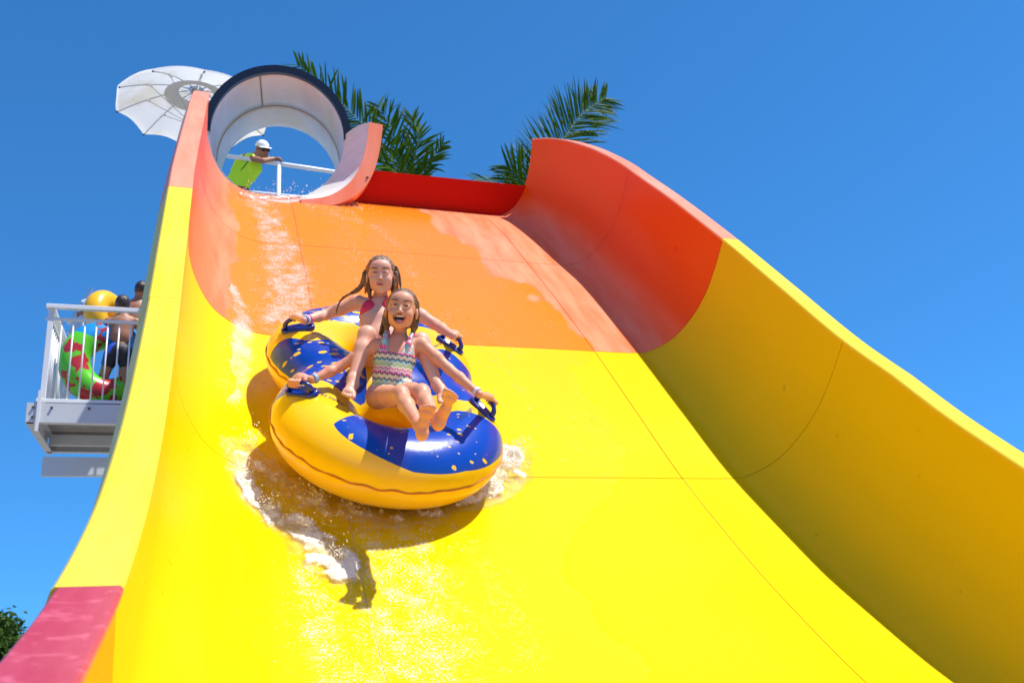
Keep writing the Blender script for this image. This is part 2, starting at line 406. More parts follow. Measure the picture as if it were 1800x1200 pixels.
def flume_section(t0, t1, a0, a1, name, mat=None, n=64, m=8):
    v = []; 
    for r in (Rf, Rf + .02):
        for i in range(n):
            a = a0 + (a1 - a0) * i / (n - 1)
            for j in range(m): v.append(fpt(t0 + (t1 - t0) * j / (m - 1), a, r))
    F = grid_faces(n, m); N = n * m; f = [tuple(q) for q in F] + [tuple(q[::-1] + N) for q in F]
    idx = np.arange(N).reshape(n, m); edge = list(idx[:, 0]) + list(idx[-1, 1:]) + list(idx[::-1, -1][1:]) + list(idx[0, ::-1][1:-1])
    for a, b in zip(edge, edge[1:] + edge[:1]): f.append((b, a, a + N, b + N))
    return mesh(name, v, f, mat or M['flume'], flume, True)
PI = math.pi
flume_section(0, .575, -.02, 1.86, 'roof_shell'); flume_section(0, .575, 1.868, PI + .02, 'roof_shell')
flume_section(.58, 1, -.02, PI + .02, 'roof_shell')
flume_section(-.0, .575, PI + .025, 2 * PI - .025, 'trough_shell'); flume_section(.58, 1, PI + .025, 2 * PI - .025, 'trough_shell')
# dark joint lines
b = MB()
b.tube([fpt(.5775, a, Rf + .001) for a in np.linspace(-.02, PI + .02, 60)], .006, 6); b.tube([fpt(t, 1.864, Rf + .001) for t in np.linspace(0, .575, 8)], .006, 6)
b.build('joint_sealant', simple('grimy_joint', (.30, .25, .12), .8, var=.4, scale=20), flume, True)
v = []
n = 90
for i in range(n):
    a = .0 + (PI - 0.0) * i / (n - 1)
    for (dr, dt) in ((-.006, -.02), (-.006, .05), (.062, .05), (.07, .03), (.07, -.02)): v.append(fpt(dt / 1.67, a, Rf + dr))
f = []
for i in range(n - 1):
    for k in range(5):
        a, c = i * 5 + k, i * 5 + (k + 1) % 5; f.append((a, a + 5, c + 5, c))
f += [tuple(range(5)), tuple(range((n - 1) * 5, n * 5))[::-1]]
mesh('rim_seal', v, f, M['black'], flume, False)
# open mouth on the right: rises from the bulkhead and is cut off square with a salmon end face
def mouth():
    # inner arc at the cut end, in the plane Y = 8.45 (px traced once, then a real thick shell back to the roof ring)
    end = spline([(.80, 4.20), (.98, 4.235), (1.12, 4.30), (1.27, 4.44), (1.37, 4.63), (1.425, 4.86), (1.455, 5.12)], 8)
    n = len(end); back = []
    for i in range(n):
        t = i / (n - 1); a = -1.35 + t * 1.42; back.append(fpt(0, a, Rf - .001))
    m = 10; v = []; th = .13
    en = np.gradient(end, axis=0); en /= np.linalg.norm(en, axis=1)[:, None]
    for i in range(n):
        A = np.array([end[i, 0], 8.5, end[i, 1]]); B = back[i]
        for j in range(m):
            u = j / (m - 1); v.append(A + (B - A) * u + np.array([0, 0, .03 * math.sin(PI * u) * (i / n)]))
    o = mesh('mouth_shell', v, [tuple(q[::-1]) for q in grid_faces(n, m)], M['flume'], flume, True)
    # salmon end face
    v = []
    for i in range(n):
        wd = .055 + .085 * min(1, (i / n) * 2.2); N = np.array([en[i, 1], -en[i, 0]])
        p = end[i]; q = p + N * wd
        v += [(p[0], 8.49, p[1]), (q[0], 8.49, q[1]), (q[0], 8.60, q[1]), (p[0], 8.60, p[1])]
    f = []
    for i in range(n - 1):
        for k in range(4):
            a, c = i * 4 + k, i * 4 + (k + 1) % 4; f.append((a, c, c + 4, a + 4))
    f += [(3, 2, 1, 0), (4 * n - 4, 4 * n - 3, 4 * n - 2, 4 * n - 1)]
    o = mesh('end_flange', v, f, M['orange_flange'], flume, False); attr(o, 'wet', np.zeros(len(v))); attr(o, 'lit_wear', np.ones(len(v)))
    MB().ball((1.435, 8.485, 4.50), (.014, .008, .014), 10, 6).build('bolt', M['bolt'], o, True)
mouth()

# ---------------------------------------------------------------- ground
gm = NM('poolside_ground'); gn = gm.noise(.5, 5); gm.set(Base_Color=gm.mix(gn, (.22, .20, .17), (.34, .31, .27)), Roughness=.85, Normal=gm.bump(gm.noise(30, 4), .01))
v = [(-900, -900, -1.7), (900, -900, -1.7), (900, 900, -1.7), (-900, 900, -1.7)]
tag(mesh('ground', v, [(0, 1, 2, 3)], gm.m), kind='structure')
# ---------------------------------------------------------------- smooth solids: signed distance fields meshed by surface nets
class SDF:
    """continuous bodies: round cones and ellipsoids blended into one skin"""
    def __init__(s): s.p = []
    def cone(s, a, b, ra, rb, k=.015, neg=False): s.p.append(('c', np.asarray(a, float), np.asarray(b, float), ra, rb, k, neg)); return s
    def chain(s, pts, rs, k=.015):
        for i in range(len(pts) - 1): s.cone(pts[i], pts[i + 1], rs[i], rs[i + 1], k)
        return s
    def ell(s, c, r, F=None, k=.015, neg=False):
        r = (r, r, r) if not hasattr(r, '__len__') else r
        s.p.append(('e', np.asarray(c, float), np.asarray(r, float), np.eye(3) if F is None else np.asarray(F), k, neg)); return s
    def fn(s, f): s.p.append(('f', f)); return s
    def field(s, h):
        lo = np.full(3, 1e9); hi = np.full(3, -1e9)
        bb = []
        for p in s.p:
            if p[0] == 'c': a = np.minimum(p[1] - p[3], p[2] - p[4]); b = np.maximum(p[1] + p[3], p[2] + p[4]); k = p[5]; neg = p[6]
            elif p[0] == 'e': e = np.abs(p[3].T * p[2]).sum(1); a = p[1] - e; b = p[1] + e; k = p[4]; neg = p[5]
            elif p[0] == 't': a, b = p[7]; k = p[5]; neg = False
            else: bb.append(None); continue
            bb.append((a - k - 2 * h, b + k + 2 * h))
            if not neg: lo = np.minimum(lo, a); hi = np.maximum(hi, b)
        lo -= 4 * h; hi += 4 * h; n = np.ceil((hi - lo) / h).astype(int) + 1
        F = np.full(n, .08, np.float32); axs = [lo[i] + h * np.arange(n[i]) for i in range(3)]
        for p, q in zip(s.p, bb):
            if q is None:
                X, Y, Z = np.meshgrid(*axs, indexing='ij', sparse=True); F = np.maximum(F, p[1](X, Y, Z).astype(np.float32)); continue
            i0 = np.clip(np.floor((q[0] - lo) / h).astype(int), 0, n - 1); i1 = np.clip(np.ceil((q[1] - lo) / h).astype(int) + 1, 1, n)
            if (i1 <= i0).any(): continue
            sl_ = tuple(slice(a, b) for a, b in zip(i0, i1))
            X, Y, Z = np.meshgrid(*[axs[i][i0[i]:i1[i]] for i in range(3)], indexing='ij', sparse=True)
            if p[0] == 'c':
                a, b, ra, rb = p[1:5]; ba = b - a; L = max(ba @ ba, 1e-9)
                t = np.clip(((X - a[0]) * ba[0] + (Y - a[1]) * ba[1] + (Z - a[2]) * ba[2]) / L, 0, 1)
                d = np.sqrt((X - a[0] - t * ba[0]) ** 2 + (Y - a[1] - t * ba[1]) ** 2 + (Z - a[2] - t * ba[2]) ** 2) - (ra + (rb - ra) * t); k, neg = p[5], p[6]
            elif p[0] == 't':
                c, Rr, rz, ra = p[1:5]
                q_ = np.sqrt((X - c[0]) ** 2 + (Y - c[1]) ** 2) - Rr; zz = (Z - c[2]) / rz
                d = (np.sqrt((q_ / ra) ** 2 + zz ** 2) - 1) * min(ra, rz); k = p[5]; neg = False
            else:
                c, r, A = p[1:4]; P = [(X - c[0]) * A[i][0] + (Y - c[1]) * A[i][1] + (Z - c[2]) * A[i][2] for i in range(3)]
                k0 = np.sqrt(sum((P[i] / r[i]) ** 2 for i in range(3))); k1 = np.sqrt(sum((P[i] / r[i] ** 2) ** 2 for i in range(3))) + 1e-9
                d = k0 * (k0 - 1) / k1; k, neg = p[4], p[5]
            G = F[sl_]
            if neg:
                d = -d; hh = np.clip(.5 - .5 * (d - G) / -k if False else .5 + .5 * (d - G) / k, 0, 1); F[sl_] = G + (d - G) * hh + k * hh * (1 - hh)
            else:
                hh = np.clip(.5 + .5 * (G - d) / k, 0, 1); F[sl_] = G + (d - G) * hh - k * hh * (1 - hh)
        return F, lo
    def torus(s, c, Rr, ra, rz, k):
        c = np.asarray(c, float); e = np.array([Rr + ra, Rr + ra, rz]); s.p.append(('t', c, Rr, rz, ra, k, False, (c - e, c + e))); return s
    def mesh(s, name, h, mat=None, parent=None):
        F, lo = s.field(h); v, q = nets(F); return np_mesh(name, v * h + lo, q, mat, parent)
def nets(F):
    S = F < 0
    nx, ny, nz = F.shape
    cnt = np.zeros((nx - 1, ny - 1, nz - 1), np.int8); offs = [(i, j, k) for i in (0, 1) for j in (0, 1) for k in (0, 1)]
    for i, j, k in offs: cnt += S[i:nx - 1 + i, j:ny - 1 + j, k:nz - 1 + k]
    I, J, K = np.nonzero((cnt > 0) & (cnt < 8)); N = len(I)
    idx = np.full(cnt.shape, -1, np.int32); idx[I, J, K] = np.arange(N)
    vals = {o: F[I + o[0], J + o[1], K + o[2]] for o in offs}; acc = np.zeros((N, 3)); w_ = np.zeros(N)
    for a in offs:
        for ax_ in range(3):
            if a[ax_] == 0:
                b = tuple(1 if q == ax_ else a[q] for q in range(3)); va, vb = vals[a], vals[b]; m = (va < 0) != (vb < 0)
                t = np.where(m, va / np.where(m, va - vb, 1), 0)
                for q in range(3): acc[:, q] += np.where(m, a[q] + (t if q == ax_ else 0), 0)
                w_ += m
    V = np.stack([I, J, K], 1) + acc / w_[:, None]
    Q = []
    for ax_ in range(3):
        A = [slice(1, n - 1) for n in F.shape]; B = list(A); A[ax_] = slice(0, F.shape[ax_] - 1); B[ax_] = slice(1, F.shape[ax_])
        sa, sb = S[tuple(A)], S[tuple(B)]; ch = np.nonzero(sa != sb)
        base = [c + (0 if i == ax_ else 1) for i, c in enumerate(ch)]; u, v_ = (ax_ + 1) % 3, (ax_ + 2) % 3
        def cell(du, dv):
            c = list(base); c[u] = c[u] + du; c[v_] = c[v_] + dv; return idx[tuple(c)]
        q = np.stack([cell(-1, -1), cell(0, -1), cell(0, 0), cell(-1, 0)], 1); fl = ~sa[ch]
        q[fl] = q[fl][:, ::-1]; Q.append(q)
    Q = np.vstack(Q); Q = Q[(Q >= 0).all(1)]
    return V, Q

# ---------------------------------------------------------------- raft
RO = np.array([.943, 5.405, 1.303])
def raft_frame():
    a = R(42.5); t = np.array([0, math.cos(a), math.sin(a)]); n_ = np.array([0, -math.sin(a), math.cos(a)]); x = np.array([1., 0, 0])
    y = R(-.51); x1 = math.cos(y) * x + math.sin(y) * t; t1 = -math.sin(y) * x + math.cos(y) * t
    r = R(-3.8); return np.array([math.cos(r) * x1 + math.sin(r) * n_, t1, -math.sin(r) * x1 + math.cos(r) * n_])
RF = raft_frame()
def rw(x, y, z): return RO + np.array([x, y, z]) @ RF
raft = empty('inflatable_raft', (0, 0, 0), 'yellow and blue two-seat inflatable raft carrying the two girls down the slide', 'inflatable raft')
mb_ = Matrix.Identity(4)
for i in range(3):
    for j in range(3): mb_[i][j] = RF[j][i]
    mb_[i][3] = RO[i]
raft.matrix_basis = mb_
RR, RT, RK = .388, .232, .397
def raft_body_field():
    s = SDF()
    for y in (-RK, RK): s.torus((0, y, .18), RR, RT, .188, .05)
    return s
F_, lo_ = raft_body_field().field(.009); V_, Q_ = nets(F_); V_ = V_ * .009 + lo_
# gentle bulges and puckers of welded vinyl
def pucker(V):
    V = V.copy(); 
    yc = np.where(V[:, 1] < 0, -RK, RK); dx, dy = V[:, 0], V[:, 1] - yc; d = np.sqrt(dx * dx + dy * dy) + 1e-6; ang = np.arctan2(dy, dx)
    eq = np.exp(-((V[:, 2] - .185) / .035) ** 2) * (d > RR + .06)
    wv = np.sin(ang * 34 + 2.2 * np.sin(ang * 5)) * .0014 * eq - .002 * eq
    V[:, 0] += dx / d * wv; V[:, 1] += dy / d * wv
    return V
V_ = pucker(V_)
def raft_mat():
    m = NM('raft_vinyl'); d = m.attr('blue')
    mask = m.math('GREATER_THAN', d, 0.0)
    # splatter specks of bare yellow inside the blue print, more of them towards its ends
    mp = m.n('ShaderNodeMapping'); mp.inputs['Scale'].default_value = (16, 30, 12); m.l(m.obj(), mp.inputs[0])
    vo = m.n('ShaderNodeTexVoronoi', feature='F1'); vo.inputs['Scale'].default_value = 1; vo.inputs['Randomness'].default_value = 1; 
    wn = m.n('ShaderNodeTexNoise'); wn.inputs['Scale'].default_value = 30; m.l(m.obj(), wn.inputs['Vector'])
    wv = m.n('ShaderNodeVectorMath', operation='MULTIPLY_ADD'); m.l(wn.outputs['Color'], wv.inputs[0]); wv.inputs[1].default_value = (.5, .5, .5); m.l(mp.outputs[0], wv.inputs[2]); m.l(wv.outputs[0], vo.inputs['Vector'])
    rnd = m.n('ShaderNodeSeparateColor'); m.l(vo.outputs['Color'], rnd.inputs[0])
    size = m.math('MULTIPLY', rnd.outputs[0], .40)
    edge = m.math('MULTIPLY', m.attr('speck'), size)
    sp = m.math('LESS_THAN', vo.outputs['Distance'], edge)
    mask = m.math('MULTIPLY', mask, m.math('SUBTRACT', 1.0, sp))
    n1 = m.noise(3, 3)
    yel = m.mix(n1, (.84, .49, .003), (.86, .53, .006)); blu = m.mix(n1, (.002, .040, .33), (.003, .055, .42))
    m.set(Base_Color=m.mix(mask, yel, blu), Roughness=m.math('ADD', m.math('MULTIPLY', m.noise(9, 4), .10), .20), Normal=m.bump(m.noise(5, 3), .006, .5, m.bump(m.noise(60, 3), .0006, .5)))
    m.b.inputs['Specular IOR Level'].default_value = .45; m.set(Coat_Weight=.15, Coat_Roughness=.1); return m.m
M['raft'] = raft_mat()
def blue_field(V):
    x, y, z = V.T; yc = np.where(y < 0, -RK, RK); ax_, dy = np.abs(x), y - yc
    d = np.sqrt(x * x + dy * dy) + 1e-6; ang = np.arctan2(-(y + RK), x)      # front ring angle, pi/2 = straight downhill
    up_ = z - .18
    out = d - RR
    # front print: runs over the top and down the outer side, wavy lower edge
    a0 = np.degrees(ang)
    wave = .010 * np.sin(a0 / 13.0) + .09 * np.clip((a0 - 88) / 50, 0, 1) - .09 * np.clip((60 - a0) / 50, 0, 1)
    front = np.minimum(np.minimum((a0 - 12) * .006, (138 - a0) * .006), np.where(out > 0, up_ - (.095 + wave), up_ - .10))
    front = np.where(y < -RK * .7, front, -1)
    # waist prints on both flanks between the handles
    wst = np.minimum((.29 + .04 * np.sin(x * 20) - np.abs(y + .02)) * .8, np.where(out > 0, up_ - .03, up_ - .08)); wst = np.where(ax_ > .12, wst, -1)
    rear = np.minimum(np.minimum((y - RK - .20 + .03 * np.sin(x * 15)) * .8, .3), np.where(out > 0, up_ - .0, up_ - .02)); rear = np.where(y > RK, rear, -1)
    # small patch uphill-left, beside the rear handle
    return np.maximum(np.maximum(front, wst), rear)
me_v = V_ @ RF + RO
ro = np_mesh('inflated_tube', me_v, Q_, M['raft'], raft)
ro.data.transform(Matrix(mb_.inverted())); ro.matrix_basis = Matrix.Identity(4)
attr(ro, 'blue', blue_field(V_))
yy_ = V_[:, 1]; attr(ro, 'speck', np.clip(.35 + 1.0 * (V_[:, 0] < 0) * np.exp(-((yy_ - 0.0) / .3) ** 2) + .9 * (yy_ > RK) + .6 * np.exp(-((np.abs(V_[:, 0]) - .33) / .12) ** 2) * (yy_ < -RK - .05), 0, 1.3))
def rmesh(mb, name, mat, parent=raft, smooth=True):
    """parts written in the raft's own axes"""
    me = bpy.data.meshes.new(name); me.from_pydata([tuple(map(float, p)) for p in mb.v], [], mb.f); me.update()
    if mat: me.materials.append(mat)
    if smooth: me.polygons.foreach_set('use_smooth', [True] * len(me.polygons))
    o = bpy.data.objects.new(name, me); C.objects.link(o); o.parent = parent; return o
# outline of the two rings at the equator
def outline(dr, z, n=240):
    P = []
    for i in range(n):
        a = 2 * PI * i / n; yc = 1 if math.sin(a) >= 0 else -1
        # ray march on the union outline from the raft centre
        dirn = np.array([math.cos(a), math.sin(a)]); t = 1.4
        while t > .2:
            p = dirn * t; dd = min(abs(np.hypot(p[0], p[1] - RK) - 0), 9), min(abs(np.hypot(p[0], p[1] + RK)), 9)
            d1 = np.hypot(p[0], p[1] - RK) - RR - RT; d2 = np.hypot(p[0], p[1] + RK) - RR - RT; k = .05; hh = min(max(.5 + .5 * (d2 - d1) / k, 0), 1)
            d = d2 + (d1 - d2) * hh - k * hh * (1 - hh)
            if d < dr: break
            t -= max(.002, (d - dr) * .5)
        P.append(dirn * t)
    return P
OUT = outline(.000, 0)
b = MB(); pts = []
for i, p in enumerate(OUT):
    a = i / len(OUT) * 2 * PI; z = .185 + .004 * math.sin(a * 31 + 2 * math.sin(a * 7)) + .002 * math.sin(a * 53)
    pts.append((p[0], p[1], z))
b.tube(pts, .0055, 6, closed=True)
rmesh(b, 'welded_seam', simple('seam_welt', (.60, .19, .004), .45))
# floor webbing stretched inside the rings
b = MB()
for yc in (-RK, RK):
    n = 28; v = [(0, yc, .10)] + [(.30 * math.cos(2 * PI * i / n), yc + .30 * math.sin(2 * PI * i / n), .11) for i in range(n)]
    b.add(v, [(0, i + 1, (i + 1) % n + 1) for i in range(n)])
    b = b
rmesh(b, 'floor_sheet', simple('floor_vinyl', (.80, .36, .01), .5))
M['handle'] = simple('blue_handle', (.004, .02, .22), .22, coat=.6)
def on_top(x, y):
    yc = -RK if y < 0 else RK; d = math.hypot(x, y - yc) - RR; z = .18 + .188 * math.sqrt(max(0, 1 - (d / RT) ** 2))
    g = np.array([x, y - yc]) / max(math.hypot(x, y - yc), 1e-6); s_ = d / RT; nn = nrm([g[0] * s_, g[1] * s_, math.sqrt(max(.05, 1 - s_ * s_))]); return np.array([x, y, z]), nn
HANDLES = {'fl': (-.485, -.395, (.80, -.60)), 'fr': (.485, -.40, (.55, -.83)), 'rl': (-.462, .40, (1, .0)), 'rr': (.462, .41, (.75, -.66))}
HW = {}
for k, (x, y, dr) in HANDLES.items():
    p, nn = on_top(x, y); d = np.array([dr[0], dr[1], 0]); d = nrm(d - nn * (d @ nn)); e = np.cross(nn, d)
    hb = MB(); n = 28; v = []
    for lev, (sa, sb) in ((-.012, (.098, .046)), (.006, (.098, .046)), (.012, (.092, .040)), (.010, (.078, .028)), (.002, (.07, .022))):
        for i in range(n):
            a = 2 * PI * i / n; ca, sn = math.cos(a), math.sin(a); q = (abs(ca) ** 3 + abs(sn) ** 3) ** (-1 / 3)
            v.append(p + d * sa * ca * q + e * sb * sn * q + nn * lev)
    f = [(L * n + i, L * n + (i + 1) % n, (L + 1) * n + (i + 1) % n, (L + 1) * n + i) for L in range(4) for i in range(n)] + [tuple(range(4 * n, 5 * n))]
    hb.add(v, f); ho = rmesh(hb, 'handle', M['handle'])
    hb = MB(); arc = [p + d * .072 * math.cos(t) + nn * (.004 + .062 * math.sin(t) ** .7) for t in np.linspace(0, PI, 15)]
    hb.tube(arc, [.015] * 3 + [.0125] * 9 + [.015] * 3, 10); rmesh(hb, 'grip', M['handle'], ho)
    HW[k] = (rw(*(p + nn * .064)), d @ RF, nn @ RF)
# printed words beside the handles, read by the riders
M['ink'] = simple('navy_ink', (.01, .02, .12), .4)
def words(txt, x, y, dx, dy, size):
    cu = bpy.data.curves.new('t', 'FONT'); cu.body = txt; cu.size = size; cu.align_x = 'CENTER'; cu.align_y = 'CENTER'
    ob = bpy.data.objects.new('t', cu); C.objects.link(ob); dg = bpy.context.evaluated_depsgraph_get(); dg.update()
    me = bpy.data.meshes.new_from_object(ob.evaluated_get(dg)); bpy.data.objects.remove(ob)
    X = nrm([dx, dy, 0]); Yv = np.cross([0, 0, 1], X)
    for vt in me.vertices:
        q = X * vt.co.x + Yv * vt.co.y; pp, nn = on_top(x + q[0], y + q[1]); vt.co = Vector(pp + nn * .003)
    me.materials.append(M['ink']); o = bpy.data.objects.new('printed_words', me); C.objects.link(o); o.parent = raft; return o
words('Right Hand', -.36, -.45, -.83, .50, .042)
words('Left Hand', .37, -.50, -.60, -.80, .042)
words('Left Hand', .37, .36, -.6, -.7, .036); words('Right Hand', -.36, .33, -.8, .4, .036)
# ---------------------------------------------------------------- people
def skin_mat(name, col, flush):
    m = NM(name); n1 = m.noise(7, 4); n2 = m.noise(45, 3)
    m.set(Base_Color=m.mix(m.ramp(n1, [(.4, 0.0), (.7, 1.0)]), col, flush), Roughness=m.math('ADD', m.math('MULTIPLY', n2, .25), .36), Normal=m.bump(n2, .0008, .6))
    m.set(Subsurface_Weight=.12); m.b.inputs['Subsurface Radius'].default_value = (.015, .006, .003); m.b.inputs['Subsurface Scale'].default_value = .4
    m.b.inputs['Specular IOR Level'].default_value = .35
    return m.m
M['skin_a'] = skin_mat('tanned_wet_skin', (.66, .32, .19), (.68, .27, .17))
M['skin_b'] = skin_mat('fair_wet_skin', (.72, .39, .27), (.74, .33, .23))
M['skin_c'] = skin_mat('tanned_skin', (.34, .17, .10), (.38, .16, .10))
def hair_mat(name, c1, c2):
    m = NM(name); n1 = m.noise(9, 5, .7, stretch=(6, 6, .7)); n2 = m.noise(30, 4, .7, stretch=(5, 5, .35))
    m.set(Base_Color=m.mix(m.ramp(n1, [(.35, 0.0), (.7, 1.0)]), c1, c2), Roughness=.3, Normal=m.bump(n2, .006, .9)); return m.m
M['hair_a'] = hair_mat('wet_light_brown_hair', (.06, .028, .012), (.30, .16, .06)); M['hair_b'] = hair_mat('wet_blond_hair', (.06, .025, .010), (.42, .23, .09)); M['hair_d'] = hair_mat('dark_hair', (.02, .012, .008), (.07, .04, .03))
M['eye'] = simple('eye_white', (.42, .34, .30), .15); M['iris'] = simple('iris', (.012, .010, .008), .1); M['brow'] = simple('eyebrow', (.10, .04, .018), .7)
M['lip'] = simple('lips', (.42, .07, .06), .35); M['mouth'] = simple('mouth_inside', (.04, .005, .004), .4); M['teeth'] = simple('teeth', (.78, .72, .56), .2)
def head_frame(right_, up_, fwd_):
    f = nrm(fwd_); u = nrm(np.asarray(up_) - f * (np.asarray(up_) @ f)); return np.array([np.cross(u, f) * -1 if (np.cross(u, f) @ np.asarray(right_)) < 0 else np.cross(u, f), f, u])
def build_head(s, Cc, HF, k_=1.0, mouth=False, male=False):
    g = lambda x, f, u: Cc + np.array([x, f, u]) * k_ @ HF
    E = lambda c, r, k=.015, neg=False: s.ell(g(*c), [q * k_ for q in r], HF, k * k_, neg)
    E((0, -.014, .034), (.071, .088, .074)); E((0, .016, .004), (.063, .064, .062), .02); E((0, .028, -.048), (.045, .046, .050), .03); E((0, .052, -.085), (.015, .015, .014), .025)
    for sx in (-1, 1):
        E((sx * .031, .052, -.030), (.026, .025, .026), .02); E((sx * .040, .006, -.050), (.014, .028, .026), .025)
        E((sx * .0745, -.006, -.008), (.007, .017, .028), .006)
    E((0, .050, .044), (.050, .030, .034), .02)
    for sx in (-1, 1): E((sx * .029, .090, .005), (.019, .014, .010), .010, True)
    for sx in (-1, 1): E((sx * .029, .072, .004), (.0155, .010, .010), .006)
    s.cone(g(0, .074, .004), g(0, .089, -.026), .006 * k_, .0092 * k_, .009 * k_)
    for sx in (-1, 1): E((sx * .009, .082, -.029), (.0065, .0075, .0055), .005)
    if mouth: E((0, .082, -.060), (.029, .022, .0175), .005, True)
    else:
        E((0, .078, -.059), (.021, .010, .007), .008)
    return g
def face_details(par, g, HF, k_, mouth, skin, squint=.6, iris=True):
    def el(name, c, r, mat, tilt=0):
        b = MB(); A = HF
        if tilt:
            ca, sa = math.cos(tilt), math.sin(tilt); A = np.array([HF[0] * ca + HF[2] * sa, HF[1], -HF[0] * sa + HF[2] * ca])
        b.ball(g(*c), [q * k_ for q in r], 14, 10, *A); return b.build(name, mat, par, True)
    for sx in (-1, 1):
        e = el('eye', (sx * .029, .0765, .004), (.0125, .0068, .0072 * squint), M['eye'], sx * .05)
        el('iris', (sx * .029, .0815, .004), (.0070, .003, .0066 * squint), M['iris'])
        b = MB(); b.tube([g(sx * (.014 + .034 * t), .0845 - .016 * t * t, .0045 + .0085 * squint * math.sin(PI * min(1, t * 1.05)) ** .8) for t in np.linspace(0, 1, 7)], .0017 * k_, 5); b.build('eyelid', M['brow'], par, True)
        b = MB(); b.tube([g(sx * (.012 + .042 * t), .0865 - .020 * t * t, .024 + .007 * math.sin(PI * t * .8)) for t in np.linspace(0, 1, 7)], [.0018 * k_, .0030 * k_, .0032 * k_, .0030 * k_, .0026 * k_, .002 * k_, .001 * k_], 6); b.build('eyebrow', M['brow'], par, True)
        el('nostril', (sx * .0058, .090, -.0355), (.0032, .003, .002), M['mouth'])
    if mouth:
        b = MB(); ring = [g(.030 * math.cos(a), .0845 - .010 * abs(math.cos(a)) ** 2, -.0595 + (.015 if math.sin(a) > 0 else .020) * math.sin(a) + .007 * abs(math.cos(a)) ** 3) for a in np.linspace(0, 2 * PI, 25)[:-1]]
        b.tube(ring, [(.0026 + .0012 * (1 if math.sin(a) < 0 else 0)) * k_ for a in np.linspace(0, 2 * PI, 25)[:-1]], 8, closed=True); b.build('lips', M['lip'], par, True)
        el('mouth_cavity', (0, .0655, -.060), (.028, .010, .0175), M['mouth'])
        b = MB(); b.tube([g(.0235 * t, .0815 - .009 * t * t, -.0490 + .004 * t * t) for t in np.linspace(-1, 1, 9)], .0046 * k_, 6); b.build('upper_teeth', M['teeth'], par, True)
        b = MB(); b.tube([g(.018 * t, .078 - .009 * t * t, -.0725 + .004 * t * t) for t in np.linspace(-1, 1, 9)], .0030 * k_, 6); b.build('lower_teeth', M['teeth'], par, True)
        el('tongue', (0, .073, -.068), (.012, .008, .004), M['lip'])
    else:
        b = MB(); b.tube([g(.022 * t, .0875 - .011 * t * t, -.0560 + .0010 * t * t - .0005) for t in np.linspace(-1, 1, 9)], [.001 * k_] + [.0030 * k_] * 7 + [.001 * k_], 7); b.build('lips', M['lip'], par, True)
        b = MB(); b.tube([g(.019 * t, .0868 - .010 * t * t, -.0625 + .0030 * t * t) for t in np.linspace(-1, 1, 9)], [.001 * k_] + [.0034 * k_] * 7 + [.001 * k_], 7); b.build('lips', M['lip'], par, True)
def combed(o, g, HF, Cc, k_):
    n = len(o.data.vertices); co = np.empty(n * 3, np.float32); o.data.vertices.foreach_get('co', co); co = co.reshape(-1, 3); q = (co - Cc) @ HF.T / k_
    az = np.arctan2(q[:, 0], q[:, 2] + .02); w_ = np.sin(az * 34 + 3 * np.sin(q[:, 1] * 40)) * .0006 + np.sin(az * 71 + 1) * .0005
    part = np.exp(-(q[:, 0] / .004) ** 2) * (q[:, 2] > .03) * .0015
    d = q / (np.linalg.norm(q, axis=1)[:, None] + 1e-6); co = co + ((d * (w_ - part)[:, None]) @ HF) * k_; o.data.vertices.foreach_set('co', co.astype(np.float32).ravel()); o.data.update()
def hair_cap(s, g, HF, Cc, k_, front=.018, slope=.55, thick=.009):
    E = lambda c, r, k=.012: s.ell(g(*c), [q * k_ for q in r], HF, k * k_)
    t = thick
    E((0, -.016, .036), (.071 + t, .088 + t, .075 + t)); E((0, -.045, -.030), (.060 + t, .045, .055))
    for sx in (-1, 1): s.chain([g(sx * .066, -.012, .045), g(sx * .071, -.030, -.010), g(sx * .068, -.040, -.062), g(sx * .062, -.045, -.105)], [.016 * k_, .016 * k_, .016 * k_, .010 * k_], .012)
    def cut(X, Y, Z):
        f = ((X - Cc[0]) * HF[1][0] + (Y - Cc[1]) * HF[1][1] + (Z - Cc[2]) * HF[1][2]) / k_
        u = ((X - Cc[0]) * HF[2][0] + (Y - Cc[1]) * HF[2][1] + (Z - Cc[2]) * HF[2][2]) / k_
        x = ((X - Cc[0]) * HF[0][0] + (Y - Cc[1]) * HF[0][1] + (Z - Cc[2]) * HF[0][2]) / k_
        line = np.where(u > 0, front + u * slope, front - .5 * u * 0 - .006) + .02 * (np.abs(x) < .0) - .0
        return (f - line - .012 * np.clip(np.abs(x) - .02, 0, 1) / .05 * (u > .01)) * k_
    s.fn(cut)
